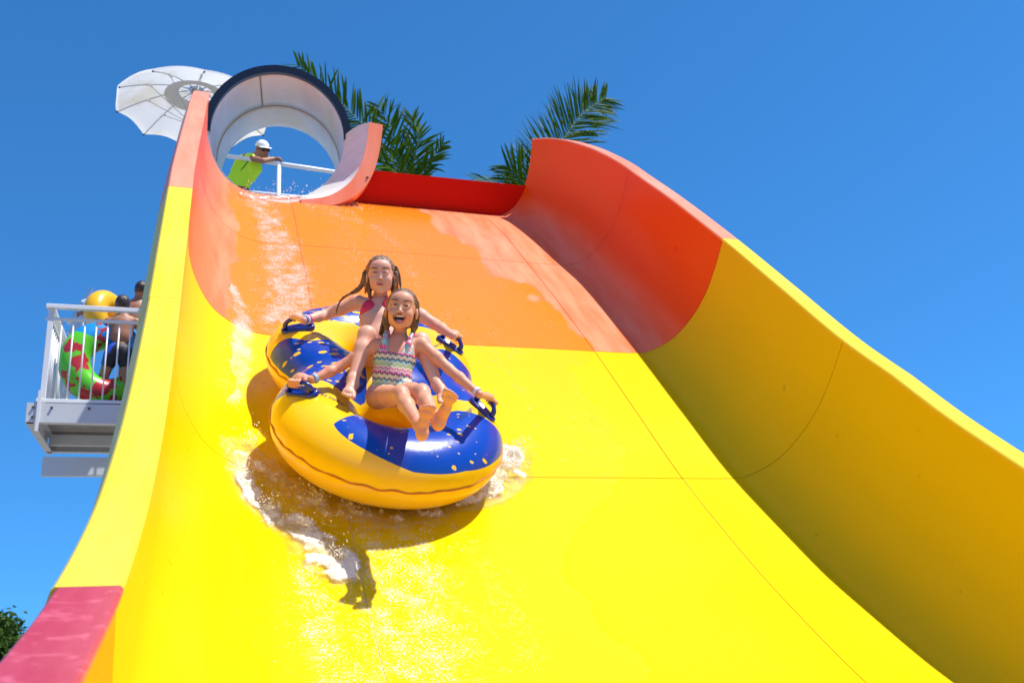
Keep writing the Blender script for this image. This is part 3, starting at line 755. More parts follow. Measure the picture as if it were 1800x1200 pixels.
def hand(s, wrist, grip, b_, n_, side=1, k_=1.0, wr=.018):
    """closed hand: palm over the bar, four fingers curled round it, thumb underneath on the near side"""
    b_ = nrm(b_); d = grip - wrist; d = d - b_ * (d @ b_); d = d - n_ * (d @ n_) * .6; d = nrm(d); n_ = nrm(n_ - d * (n_ @ d))
    kn = grip + n_ * .014 * k_ + d * .008 * k_
    palm = grip + n_ * .018 * k_ - d * .018 * k_
    s.cone(wrist, palm, wr, .019 * k_, .012); A = np.array([b_, d, n_])
    s.ell(palm, np.array([.034, .034, .015]) * k_, A, .012)
    for i in range(4):
        o = b_ * (i - 1.5) * .0172 * k_; L = (1, 1.1, 1.05, .85)[i] * k_
        p0 = kn + o + d * .004; p1 = p0 + (d * .020 + n_ * .001) * L; p2 = p1 + (d * .006 - n_ * .022) * L; p3 = p2 + (-d * .014 - n_ * .010) * L
        s.chain([p0, p1, p2, p3], [.0088 * k_, .0084 * k_, .0076 * k_, .0066 * k_], .003)
    t0 = palm + b_ * side * .026 * k_ - d * .008 * k_; t1 = t0 + (b_ * side * .014 + d * .016 - n_ * .012) * k_; t2 = t1 + (d * .014 - n_ * .014 - b_ * side * .010) * k_
    s.chain([t0, t1, t2], [.0105 * k_, .0092 * k_, .0078 * k_], .006)
def foot(s, ankle, heel, ball, sole, k_=1.0, flip=1):
    """sole: unit vector out of the sole"""
    d = nrm(ball - heel); n_ = nrm(sole - d * (sole @ d)); x = np.cross(d, n_) * flip; A = np.array([x, d, n_])
    s.cone(ankle, heel - n_ * .012 + d * .02, .026 * k_, .027 * k_, .02)
    s.ell(heel + d * .008, np.array([.024, .026, .024]) * k_, A, .02)
    mid = (heel + ball) / 2; L = np.linalg.norm(ball - heel)
    s.ell(mid - n_ * .010 - x * .006, (.024 * k_, L * .52, .020 * k_), A, .02)
    s.ell(ball - d * .006 - n_ * .004, np.array([.036, .026, .017]) * k_, A, .014)
    s.cone(ankle - n_ * .01, mid - n_ * .014 + d * .01, .022 * k_, .018 * k_, .02)
    for i in range(5):
        xo = (.025, .009, -.004, -.0165, -.028)[i]; fl = (.030, .032, .029, .024, .017)[i]; r = (.0125, .0088, .0082, .0078, .0072)[i]
        p0 = ball + x * xo * k_ + d * .012 * k_; p1 = ball + (x * xo * 1.08 + d * fl + n_ * .004) * k_
        s.cone(p0, p1, r * .95 * k_, r * k_, .0035)
TOCAM = -CAM[2]
def person(name_lab, group=None):
    return empty('person', (0, 0, 0), name_lab, 'person', group)
# ---- front girl
def girl_front():
    J = dict(pel=at(687, 692, 5.02), belly=at(689, 660, 5.00), rib=at(694, 630, 5.03), chest=at(699, 611, 5.06), neck=at(702, 592, 5.09), head=at(706, 546, 5.05),
             ls=at(661, 608, 5.07), rs=at(741, 605, 5.07), le=at(596, 645, 5.02), re=at(789, 648, 5.00), lw=at(549, 667, 4.92), rw_=at(843, 693, 4.90),
             lh=at(664, 698, 4.99), rh=at(710, 692, 4.99), lk=at(704, 693, 4.64), rk=at(741, 690, 4.66), la=at(737, 748, 4.40), ra=at(767, 738, 4.42),
             lhe=at(741, 768, 4.33), lb=at(750, 724, 4.30), rhe=at(769, 750, 4.37), rb=at(790, 698, 4.30))
    par = person('laughing girl in a striped multicoloured one-piece swimsuit, bare soles up in the front ring')
    par.location = Vector(J['pel'])
    T = nrm(J['chest'] - J['pel']); Sd = nrm(J['rs'] - J['ls']); Fd = nrm(np.cross(Sd, T)); Fd = Fd if Fd @ TOCAM > 0 else -Fd; Sd = nrm(np.cross(T, Fd)) * (1 if np.cross(T, Fd) @ Sd > 0 else -1)
    A = np.array([Sd, Fd, T])
    def torso(s, o=0.0):
        s.ell(J['chest'] - T * .01, (.104 + o, .066 + o, .075 + o), A, .03); s.ell(J['rib'], (.108 + o, .070 + o, .085 + o), A, .03)
        s.ell(J['belly'], (.100 + o, .068 + o, .085 + o), A, .03); s.ell(J['pel'], (.110 + o, .078 + o, .070 + o), A, .03)
        s.cone(J['lh'], J['lh'] * .8 + J['lk'] * .2, .060 + o, .058 + o, .03); s.cone(J['rh'], J['rh'] * .8 + J['rk'] * .2, .060 + o, .058 + o, .03)
    s = SDF(); torso(s)
    s.cone(J['neck'] - T * .02, J['head'] - nrm(J['head'] - J['neck']) * .05 - Fd * .02, .036, .034, .02)
    s.cone(J['chest'] + T * .025, J['neck'] - T * .015, .05, .038, .03)
    up_ = nrm(CAM[1] + CAM[0] * .10 - CAM[2] * -.05); HF = head_frame(CAM[0], up_, TOCAM + CAM[0] * .06 + CAM[1] * .24)
    g = build_head(s, J['head'], HF, 1.07, True)
    for sh, el_, wr in (('ls', 'le', 'lw'), ('rs', 're', 'rw_')):
        s.cone(J['chest'] * .45 + J[sh] * .55 + T * .006, J[sh], .034, .035, .03)
        m = J[sh] * .45 + J[el_] * .55
        s.chain([J[sh], m, J[el_]], [.036, .032, .0255], .02); f = J[el_] * .65 + J[wr] * .35
        s.chain([J[el_], f, J[wr]], [.0265, .0275, .0175], .015)
    for hp, kn, an in (('lh', 'lk', 'la'), ('rh', 'rk', 'ra')):
        m = (J[hp] + J[kn]) / 2; s.chain([J[hp], m, J[kn]], [.058, .052, .040], .02)
        c = J[kn] * .68 + J[an] * .32 - CAM[1] * .004; s.chain([J[kn], c, J[an]], [.0385, .037, .0245], .02)
        s.ell(J[kn] + TOCAM * .006 + CAM[1] * .006, .033, None, .02)
    foot(s, J['la'], J['lhe'], J['lb'], nrm(TOCAM * 1.0 - CAM[1] * .25), 1.0, 1)
    foot(s, J['ra'], J['rhe'], J['rb'], nrm(TOCAM * 1.0 - CAM[1] * .25), 1.0, -1)
    for kk, wr, sd in (('fl', 'lw', 1), ('fr', 'rw_', -1)):
        gp, bd, nn = HW[kk]; hand(s, J[wr], gp, bd, nn, sd, 1.0, .0175)
    s.mesh('body', .0029, M['skin_a'], par)
    face_details(par, g, HF, 1.07, True, None, .42)
    # swimsuit
    c = SDF(); torso(c, .0045)
    P0 = J['belly']
    def region(X, Y, Z):
        t = (X - P0[0]) * T[0] + (Y - P0[1]) * T[1] + (Z - P0[2]) * T[2]; x = (X - P0[0]) * Sd[0] + (Y - P0[1]) * Sd[1] + (Z - P0[2]) * Sd[2]; f = (X - P0[0]) * Fd[0] + (Y - P0[1]) * Fd[1] + (Z - P0[2]) * Fd[2]
        cx = (J['chest'] - P0) @ Sd; xx = x - cx * np.clip(t / .15, 0, 1)
        neck_ = np.where(f > -.02, t - (.112 + .45 * np.abs(xx) ** 1.0 * .35 + np.clip((np.abs(xx) - .035) / .02, 0, 1) * .10), t - .12)
        arm = (np.abs(xx) - (.088 + 0 * t)) - np.clip((.13 - t), 0, 1) * .6
        leg = -(t + .155 - .0 * x) + np.clip(np.abs(x) - .02, 0, 1) * .9 * (f > .0)
        return np.maximum(np.maximum(neck_, arm), leg)
    c.fn(region)
    st = NM('patterned_swim_fabric'); ge = st.n('ShaderNodeAttribute', attribute_name='along'); tv = ge.outputs['Fac']; xv = st.attr('across')
    zig = st.math('MULTIPLY', st.math('PINGPONG', st.math('MULTIPLY', xv, 70.0), 1.0), .010); t2 = st.math('ADD', st.math('MULTIPLY', tv, 1.0), zig)
    band = st.math('FRACT', st.math('MULTIPLY', t2, 9.5))
    pk, nv, tq, cr, gn, wh = (.75, .03, .22), (.02, .02, .10), (.10, .50, .55), (.72, .60, .36), (.30, .50, .22), (.60, .56, .46)
    col = st.ramp(band, [(0, nv), (.08, pk), (.17, wh), (.26, pk), (.34, cr), (.46, gn), (.58, cr), (.66, tq), (.74, nv), (.82, wh), (.90, cr)], True)
    top = st.ramp(st.noise(26, 3), [(.0, pk), (.44, tq), (.52, wh), (.6, pk), (.68, nv)], True)
    col = st.mix(st.math('GREATER_THAN', tv, .118), col, top)
    dots = st.math('GREATER_THAN', st.math('SINE', st.math('MULTIPLY', xv, 520.0)), .2); col = st.mix(st.math('MULTIPLY', dots, .35), col, wh)
    st.set(Base_Color=col, Roughness=.4, Normal=st.bump(st.noise(18, 4), .006, .6))
    o = c.mesh('swimsuit', .0036, st.m, par)
    for s_, xs in ((-1, 'ls'), (1, 'rs')):
        a_ = J['chest'] + T * .015 + Sd * s_ * .062 + Fd * .060; b_ = J['chest'] + T * .078 + Sd * s_ * .066 + Fd * .005; c_ = J['chest'] + T * .05 + Sd * s_ * .06 - Fd * .05
        q = SDF(); q.chain([J['chest'] - T * .01 + Sd * s_ * .058 + Fd * .064, a_, J['chest'] + T * .052 + Sd * s_ * .065 + Fd * .042, b_, c_], [.015, .014, .0125, .012, .012], .01)
        so_ = q.mesh('shoulder_strap', .004, st.m, par)
        co = np.empty(len(so_.data.vertices) * 3); so_.data.vertices.foreach_get('co', co); co = co.reshape(-1, 3)
        attr(so_, 'along', (co - P0) @ T); attr(so_, 'across', (co - P0) @ Sd)
    co = np.empty(len(o.data.vertices) * 3); o.data.vertices.foreach_get('co', co); co = co.reshape(-1, 3)
    attr(o, 'along', (co - P0) @ T); attr(o, 'across', (co - P0) @ Sd)
    # hair: slicked back, two wet locks behind the ears
    h = SDF(); hair_cap(h, g, HF, J['head'], 1.07, .016, .60, .0055)
    hm = h.mesh('hair', .003, M['hair_a'], par); combed(hm, g, HF, J['head'], 1.07)
    h = SDF()
    for sx, ends in ((-1, [(678, 556), (673, 575), (668, 590)]), (1, [(733, 556), (730, 575), (722, 592)])):
        for q in range(4):
            pts = [g(sx * (.070 - .004 * q), -.025 - .008 * q, .035)] + [at(px + sx * (q - 1.5) * 2.0 * -1, py + q * 2, 5.085 + .006 * q) for px, py in ends]
            h.chain(pts, [.010, .008, .006, .002], .006)
    h.mesh('lock_of_hair', .0036, M['hair_a'], par)
    # wrist bands
    for wr, el_, nmz, mt in (('lw', 'le', 'wristband', simple('pale_blue_band', (.25, .45, .75), .4)), ('rw_', 're', 'wristband', simple('lilac_band', (.60, .55, .75), .5))):
        c0 = J[wr] * .9 + J[el_] * .1; ax_ = nrm(J[el_] - J[wr]); b = MB(); e1 = nrm(np.cross(ax_, (0, 0, 1))); e2 = np.cross(ax_, e1)
        rr = .0235; v = []
        for wq, rq in ((-.009, rr), (-.006, rr + .003), (.006, rr + .003), (.009, rr)): v += [c0 + ax_ * wq + (e1 * math.cos(a) + e2 * math.sin(a)) * rq for a in np.linspace(0, 2 * PI, 21)[:-1]]
        b.add(v, [(k * 20 + i, k * 20 + (i + 1) % 20, k * 20 + 20 + (i + 1) % 20, k * 20 + 20 + i) for k in range(3) for i in range(20)]); b.build(nmz, mt, par, True)
girl_front()
# ---- girl behind
def girl_rear():
    K_ = 1.06
    J = dict(pel=at(672, 628, 5.44), belly=at(666, 592, 5.47), rib=at(665, 563, 5.53), chest=at(667, 543, 5.59), neck=at(668, 524, 5.63), head=at(669.5, 485, 5.56),
             ls=at(627, 531, 5.62), rs=at(712, 538, 5.62), le=at(573, 553, 5.62), re=at(765, 570, 5.58), lw=at(534, 563, 5.46), rw_=at(797, 590, 5.42),
             lh=at(652, 632, 5.40), rh=at(694, 632, 5.40), lk=at(645, 588, 5.12), rk=at(740, 600, 5.14), la=at(620, 668, 4.95), ra=at(768, 676, 4.98),
             lhe=at(622, 676, 4.965), lb=at(614, 690, 4.87), rhe=at(773, 684, 4.98), rb=at(780, 700, 4.90))
    par = person('older girl with long wet hair and pink bikini, squinting, in the rear ring')
    par.location = Vector(J['pel'])
    T = nrm(J['chest'] - J['pel']); Sd = nrm(J['rs'] - J['ls']); Fd = nrm(np.cross(Sd, T)); Fd = Fd if Fd @ TOCAM > 0 else -Fd; Sd = nrm(np.cross(T, Fd)) * (1 if np.cross(T, Fd) @ Sd > 0 else -1)
    A = np.array([Sd, Fd, T]); s = SDF()
    s.ell(J['chest'] - T * .01, (.112, .072, .08), A, .03); s.ell(J['rib'], (.110, .072, .09), A, .03); s.ell(J['belly'], (.104, .070, .10), A, .03); s.ell(J['pel'], (.122, .085, .075), A, .03)
    s.cone(J['neck'] - T * .02, J['head'] - nrm(J['head'] - J['neck']) * .05 - Fd * .02, .039, .036, .02); s.cone(J['chest'] + T * .03, J['neck'] - T * .01, .055, .040, .03)
    up_ = nrm(CAM[1] - CAM[0] * .02); HF = head_frame(CAM[0], up_, TOCAM + CAM[0] * .10 + CAM[1] * .10)
    g = build_head(s, J['head'], HF, K_, False)
    for sh, el_, wr in (('ls', 'le', 'lw'), ('rs', 're', 'rw_')):
        s.cone(J['chest'] * .45 + J[sh] * .55 + T * .006, J[sh], .038, .039, .03); m = J[sh] * .45 + J[el_] * .55
        s.chain([J[sh], m, J[el_]], [.041, .037, .030], .02); f = J[el_] * .65 + J[wr] * .35; s.chain([J[el_], f, J[wr]], [.031, .030, .0195], .015)
    for hp, kn, an in (('lh', 'lk', 'la'), ('rh', 'rk', 'ra')):
        m = (J[hp] + J[kn]) / 2; s.chain([J[hp], m, J[kn]], [.066, .060, .047], .02); c = J[kn] * .68 + J[an] * .32; s.chain([J[kn], c, J[an]], [.045, .043, .027], .02)
    foot(s, J['la'], J['lhe'], J['lb'], nrm(-RF[2] * 1.0 + TOCAM * .0), 1.0, 1); foot(s, J['ra'], J['rhe'], J['rb'], nrm(-RF[2]), 1.0, -1)
    for kk, wr, sd in (('rl', 'lw', 1), ('rr', 'rw_', -1)):
        gp, bd, nn = HW[kk]; hand(s, J[wr], gp, bd, nn, sd, 1.06, .0195)
    s.mesh('body', .0029, M['skin_b'], par); face_details(par, g, HF, K_, False, None, .22)
    pinkm = simple('pink_swim_fabric', (.68, .02, .07), .4, var=.15, scale=14, bump=.004)
    P0 = J['chest']
    for sx in (-1, 1):
        c = SDF(); cc = P0 - T * .022 + Sd * sx * .056 + Fd * .036; c.ell(cc, (.062, .050, .062), A, .01)
        def reg(X, Y, Z, cc=cc, sx=sx):
            t = (X - cc[0]) * T[0] + (Y - cc[1]) * T[1] + (Z - cc[2]) * T[2]; x = ((X - cc[0]) * Sd[0] + (Y - cc[1]) * Sd[1] + (Z - cc[2]) * Sd[2]) * sx
            return np.maximum(np.maximum(-(t + .034), (t * .55 + x - .042)), (t * .55 - x - .042))
        c.fn(reg); c.mesh('bikini_cup', .0036, pinkm, par)
    b = MB()
    b.tube([P0 - T * .050 + Sd * .118 * math.sin(a) + Fd * .078 * math.cos(a) for a in np.linspace(-PI, PI, 41)[:-1]], .0042, 6, closed=True); b.build('bikini_band', pinkm, par, True)
    for sx in (-1, 1):
        b = MB(); b.tube([P0 + T * .02 + Sd * sx * .050 + Fd * .070, P0 + T * .055 + Sd * sx * .040 + Fd * .048, J['neck'] + Sd * sx * .036 + T * .012 + Fd * .005, J['neck'] + Sd * sx * .02 + T * .02 - Fd * .035], .0036, 6); b.build('bikini_strap', pinkm, par, True)
    # bikini bottom, mostly hidden in the ring
    c = SDF(); c.ell(J['pel'], (.127, .090, .080), A, .03); P1 = J['pel']
    c.fn(lambda X, Y, Z: np.abs((X - P1[0]) * T[0] + (Y - P1[1]) * T[1] + (Z - P1[2]) * T[2]) - .045); c.mesh('bikini_bottom', .006, pinkm, par)
    h = SDF(); hair_cap(h, g, HF, J['head'], K_, .018, .60, .0065); combed(h.mesh('hair', .003, M['hair_b'], par), g, HF, J['head'], K_)
    h = SDF()
    locks = [[(640, 480, 5.57), (637, 498, 5.57), (622, 512, 5.56), (602, 524, 5.54), (593, 540, 5.54), (591, 553, 5.54)],
             [(641, 484, 5.57), (638, 500, 5.58), (628, 512, 5.57), (612, 518, 5.56), (600, 528, 5.55)],
             [(643, 476, 5.58), (637, 492, 5.58), (632, 503, 5.58), (624, 508, 5.58)],
             [(644, 490, 5.57), (643, 506, 5.57), (642, 516, 5.56)], [(648, 498, 5.59), (649, 512, 5.57), (652, 518, 5.55)],
             [(696, 470, 5.58), (702, 488, 5.58), (704, 502, 5.58), (703, 508, 5.6)], [(695, 480, 5.57), (698, 498, 5.57), (699, 510, 5.58)], [(693, 490, 5.57), (694, 506, 5.56), (690, 516, 5.57)]]
    for L in locks:
        P = resample(spline([at(*p) for p in L], 6), 12); n = len(P)
        h.chain(list(P), [.0115 * (1 - i / n * .75) for i in range(n)], .006)
    h.mesh('lock_of_hair', .0036, M['hair_b'], par)
    for kq, (rgb) in enumerate(((.03, .20, .60), (.85, .80, .85), (.80, .10, .25))):
        c0 = J['lw'] * (.95 - .09 * kq) + J['le'] * (.05 + .09 * kq); ax_ = nrm(J['le'] - J['lw']); e1 = nrm(np.cross(ax_, (0, 0, 1))); e2 = np.cross(ax_, e1); b = MB()
        b.tube([c0 + (e1 * math.cos(a) + e2 * math.sin(a)) * .0225 for a in np.linspace(0, 2 * PI, 21)[:-1]], .005, 6, closed=True); b.build('wristband', simple('band_colour', rgb, .4), par, True)
girl_rear()
# ---------------------------------------------------------------- water
_sw = np.linspace(0, WTOT, 260); _ss = np.linspace(S_END, S0 + .3, 520); _SW, _SS = np.meshgrid(_sw, _ss, indexing='ij'); _P = surf(_SW, _SS)
_q = _P @ CAM.T; _px = np.stack([900 + 1700 * _q[..., 0] / _q[..., 2], 600 - 1700 * _q[..., 1] / _q[..., 2]], -1)
def on_slide(x, y):
    """place on the slide (across, along) that the photograph shows at a pixel"""
    d = ((_px - (x, y)) ** 2).sum(-1); i = np.unravel_index(np.argmin(d), d.shape); return _sw[i[0]], _ss[i[1]]
def fbm(P, sc, oct_=3):
    out = np.zeros(len(P)); a = 1
    for o in range(oct_):
        out += a * np.array([noise.noise(Vector(p)) for p in (P * sc * 2 ** o + 7.3 * o)]); a *= .5
    return out
def dist_poly(Wv, Sv, pts, widths):
    """distance to a polyline on the slide in units of its local half-width"""
    best = np.full(Wv.shape, 1e9)
    for (a, b, wa, wb) in zip(pts[:-1], pts[1:], widths[:-1], widths[1:]):
        dx, dy = b[0] - a[0], b[1] - a[1]; t = np.clip(((Wv - a[0]) * dx + (Sv - a[1]) * dy) / (dx * dx + dy * dy + 1e-9), 0, 1)
        d = np.hypot(Wv - a[0] - t * dx, Sv - a[1] - t * dy) / (wa + (wb - wa) * t); best = np.minimum(best, d)
    return best
def water_mat():
    m = NM('running_water'); t = m.t; t.nodes.remove(m.b)
    n1 = m.noise(26, 4, .6, stretch=(1.2, .8, .8)); n2 = m.noise(75, 3, .6); nb = m.bump(n2, .0022, .7, m.bump(n1, .008, .6))
    tr = m.n('ShaderNodeBsdfTransparent'); tr.inputs[0].default_value = (1, 1, 1, 1)
    gl = m.n('ShaderNodeBsdfGlossy'); gl.inputs['Roughness'].default_value = .12; m.l(nb, gl.inputs['Normal'])
    fr = m.n('ShaderNodeFresnel'); fr.inputs['IOR'].default_value = 1.33; m.l(nb, fr.inputs['Normal'])
    mx = m.n('ShaderNodeMixShader'); m.l(m.math('MULTIPLY', m.math('MINIMUM', fr.outputs[0], .35), .8), mx.inputs[0]); m.l(tr.outputs[0], mx.inputs[1]); m.l(gl.outputs[0], mx.inputs[2])
    # aerated streaks: fine white froth, also painting in the sun sparkle
    f1 = m.noise(85, 5, .85, stretch=(1.2, 1, 1)); f2 = m.noise(14, 3, .7); f = m.math('ADD', m.math('MULTIPLY', f1, .78), m.math('MULTIPLY', f2, .22))
    dn = m.attr('froth'); th = m.math('SUBTRACT', .70, m.math('MULTIPLY', dn, .25)); fo = m.math('MULTIPLY', m.math('SUBTRACT', f, th), 22.0, clamp=True)
    fo = m.math('MULTIPLY', fo, m.math('MULTIPLY', dn, 1.6, clamp=True)); fo = m.math('MULTIPLY', fo, .45)
    df = m.n('ShaderNodeBsdfPrincipled'); df.inputs['Base Color'].default_value = (.92, .92, .88, 1); df.inputs['Roughness'].default_value = .25; m.l(nb, df.inputs['Normal'])
    m2 = m.n('ShaderNodeMixShader'); m.l(fo, m2.inputs[0]); m.l(mx.outputs[0], m2.inputs[1]); m.l(df.outputs[0], m2.inputs[2]); m.l(m2.outputs[0], m.out.inputs[0]); return m.m
M['water'] = water_mat()
OS = on_slide
streams = [  # polylines on the slide with half-widths and strength of froth and painted sparkle
    ([OS(455, 352), OS(480, 400), OS(500, 460), OS(512, 520), OS(500, 570)], [.16, .18, .24, .26, .24], .85),
    ([OS(400, 500), OS(430, 560), OS(420, 640), OS(400, 700)], [.10, .10, .12, .10], .9),
    ([OS(520, 352), OS(590, 380), OS(660, 400), OS(705, 440), OS(725, 500)], [.12, .12, .1, .07, .07], .55),
    ([OS(600, 350), OS(640, 450), OS(640, 500)], [.2, .2, .2], .35),
    ([OS(440, 345), OS(500, 356), OS(560, 350)], [.07, .07, .05], 1.3),
    ([OS(720, 520), OS(790, 560), OS(860, 620), OS(920, 690)], [.05, .06, .07, .05], .45),
    ([OS(700, 900), OS(700, 1000), OS(720, 1100), OS(730, 1199)], [.30, .36, .38, .40], .72),
    ([OS(540, 1000), OS(560, 1100), OS(590, 1199)], [.10, .14, .14], .7),
    ([OS(424, 800), OS(430, 850), OS(480, 905), OS(540, 935), OS(600, 990), OS(625, 1020)], [.07, .07, .08, .09, .09, .04], 1.0),
    ([OS(440, 790), OS(520, 870), OS(640, 910), OS(760, 905), OS(840, 860)], [.12, .14, .12, .08, .05], .75),
    ([OS(800, 930), OS(870, 1020), OS(930, 1150)], [.10, .12, .12], .5),
]
def froth(Wv, Sv, P):
    f = np.zeros(Wv.shape)
    for pts, wd, st in streams:
        d = dist_poly(Wv, Sv, pts, wd); f = np.maximum(f, st * np.clip(1.35 - d, 0, 1) ** .8)
    return f
def film():
    sa, sb = s_of_Y(2.6), S0 + .25
    ws = np.arange(.55, w_of_lat(2.95), .014); ss = np.arange(sa, sb, .016); Wg, Sg = np.meshgrid(ws, ss, indexing='ij')
    wet = wetness(Wg, Sg); P0 = surf(Wg, Sg, 0).reshape(-1, 3)
    n = fbm(P0 * np.array([1, .8, .8]), 9, 2).reshape(Wg.shape) * .5 + .5
    edge = np.clip(wet, 0, 1); P = surf(Wg, Sg, .0035 + .004 * n * edge).reshape(-1, 3)
    Q = grid_faces(*Wg.shape); keep = (wet.ravel()[Q] > .3).all(1); Q = Q[keep]; used = np.unique(Q); mp = np.full(len(P), -1); mp[used] = np.arange(len(used))
    Q = mp[Q]; fr = froth(Wg, Sg, P0).ravel() * (.65 + .7 * n.ravel())
    o = np_mesh('water', P[used], Q, M['water']); attr(o, 'froth', fr[used]); tag(o, kind='structure')
film()
def foam_mat():
    m = NM('white_water'); t = m.t; m.b.inputs['Base Color'].default_value = (.93, .92, .88, 1); m.b.inputs['Roughness'].default_value = .22; m.b.inputs['Transmission Weight'].default_value = 0
    n1 = m.noise(24, 6, .8); n2 = m.noise(80, 4, .8); nb = m.bump(n2, .002, .7, m.bump(n1, .006, .7)); m.l(nb, m.b.inputs['Normal'])
    tr = m.n('ShaderNodeBsdfTransparent'); tr.inputs[0].default_value = (1, .99, .95, 1)
    gl = m.n('ShaderNodeBsdfGlossy'); gl.inputs['Roughness'].default_value = .06; m.l(nb, gl.inputs['Normal']); fr = m.n('ShaderNodeFresnel'); fr.inputs['IOR'].default_value = 1.6; m.l(nb, fr.inputs['Normal'])
    mx = m.n('ShaderNodeMixShader'); m.l(m.math('MULTIPLY', m.math('MINIMUM', fr.outputs[0], .35), .8), mx.inputs[0]); m.l(tr.outputs[0], mx.inputs[1]); m.l(gl.outputs[0], mx.inputs[2])
    d = m.attr('froth'); a = m.math('MULTIPLY', m.math('ADD', m.math('SUBTRACT', m.math('ADD', m.math('MULTIPLY', n1, .5), m.math('MULTIPLY', n2, .5)), 1.12), d), 3.2, clamp=True)
    tl = m.n('ShaderNodeBsdfTranslucent'); tl.inputs[0].default_value = (.9, .9, .86, 1); wm = m.n('ShaderNodeMixShader'); wm.inputs[0].default_value = .35; m.l(m.b.outputs[0], wm.inputs[1]); m.l(tl.outputs[0], wm.inputs[2])
    m2 = m.n('ShaderNodeMixShader'); m.l(a, m2.inputs[0]); m.l(mx.outputs[0], m2.inputs[1]); m.l(wm.outputs[0], m2.inputs[2]); m.l(m2.outputs[0], m.out.inputs[0]); return m.m
M['foam'] = foam_mat()
WAKES = [([OS(424, 840), OS(445, 872), OS(480, 905), OS(520, 925), OS(560, 958), OS(590, 985), OS(607, 1016)], [.06, .07, .09, .11, .13, .13, .07], 1.12, .022),
         ([OS(430, 800), OS(470, 850), OS(540, 880), OS(640, 905), OS(740, 905), OS(800, 880)], [.12, .17, .18, .15, .12, .08], .80, .05),
         ([OS(800, 885), OS(850, 865), OS(885, 830), OS(900, 800)], [.08, .12, .14, .10], 1.14, .05),
         ([OS(600, 880), OS(635, 905), OS(640, 925)], [.07, .08, .05], .8, .05),
         ([OS(425, 345), OS(500, 350), OS(565, 347)], [.04, .05, .03], 1.1, .035)]
def foam(idx, lab):
    sel = [WAKES[i] for i in idx]; aw = [p[0] for w_ in sel for p in w_[0]]; as_ = [p[1] for w_ in sel for p in w_[0]]
    ws = np.arange(min(aw) - .2, max(aw) + .2, .0065); ss = np.arange(min(as_) - .2, max(as_) + .2, .0065); Wg, Sg = np.meshgrid(ws, ss, indexing='ij'); P0 = surf(Wg, Sg, 0).reshape(-1, 3)
    n = fbm(P0, 11, 4).reshape(Wg.shape); n2 = fbm(P0 + 5, 30, 3).reshape(Wg.shape); H = np.zeros(Wg.shape); Fr = np.zeros(Wg.shape)
    for pts, wd, st, ht in sel:
        d = dist_poly(Wg + n2 * .02, Sg + n * .035, pts, wd); k = np.clip(1.25 - d, 0, 1); H = np.maximum(H, ht * k ** .6 * (.5 + .5 * (n * .7 + .5)) * np.clip(.8 + .5 * n2, .1, 1.6)); Fr = np.maximum(Fr, st * np.clip(k * 1.5, 0, 1) * (.75 + .5 * n))
    P = surf(Wg, Sg, .006 + H).reshape(-1, 3); Q = grid_faces(*Wg.shape); keep = (H.ravel()[Q] > .002).all(1); Q = Q[keep]; used = np.unique(Q); mp = np.full(len(P), -1); mp[used] = np.arange(len(used))
    o = np_mesh('water_splash', P[used], mp[Q], M['foam']); attr(o, 'froth', Fr.ravel()[used]); tag(o, lab, 'splash', kind='stuff'); return o
foam([0, 1, 3], 'foaming wake spreading below the left front of the raft'); foam([2], 'white splash bursting from under the right front of the raft'); foam([4], 'white water spilling over the lip of the entry flume')
# droplets: white beads on the film standing in for froth and sun glints, and spray thrown into the air
ico = MB().ball((0, 0, 0), 1, 5, 4); IV = np.array(ico.v); IFt = []
for f in ico.f:
    IFt += [f] if len(f) == 3 else [(f[0], f[1], f[2]), (f[0], f[2], f[3])]
IFt = np.array(IFt)
def beads(name, P, r, mat, lab, flat=None):
    n = len(P); V = IV[None] * r[:, None, None]
    sq = rng.uniform(.6, 1.5, (n, 1, 3)); V = V * sq + P[:, None]
    Fq = (IFt[None] + (np.arange(n) * len(IV))[:, None, None]).reshape(-1, 3); o = np_mesh(name, V.reshape(-1, 3), Fq, mat); tag(o, lab, 'spray', kind='stuff'); return o
dm = NM('water_bead'); dm.set(Base_Color=(.95, .95, .92), Roughness=.08); dm.b.inputs['Specular IOR Level'].default_value = .8; dm.b.inputs['Alpha'].default_value = .85; M['bead'] = dm.m
def film_beads():
    N = 260000; Wr = rng.uniform(.5, w_of_lat(2.9), N); Sr = rng.uniform(s_of_Y(2.8), S0 + .1, N); P = surf(Wr, Sr, 0); f = froth(Wr, Sr, P)
    cl = fbm(P * np.array([1.6, .8, .8]), 7, 3) + .5 * fbm(P + 3, 40, 2); fine = rng.random(N)
    keep = (fine < f * np.clip(.35 + 1.2 * cl, .02, 1) * .55) ; keep |= (fine < .005) & (wetness(Wr, Sr) > .5)
    W2, S2_ = Wr[keep], Sr[keep]; y = surf(W2, S2_)[:, 1]; r = rng.uniform(.0007, .0022, keep.sum()) * np.interp(y, [3, 5, 9], [.8, 1.0, 1.7]); Pk = surf(W2, S2_, .008); beads('foam_glint_beads', Pk, r, M['bead'], 'white beads painting froth and sun glints over the running water')
film_beads()
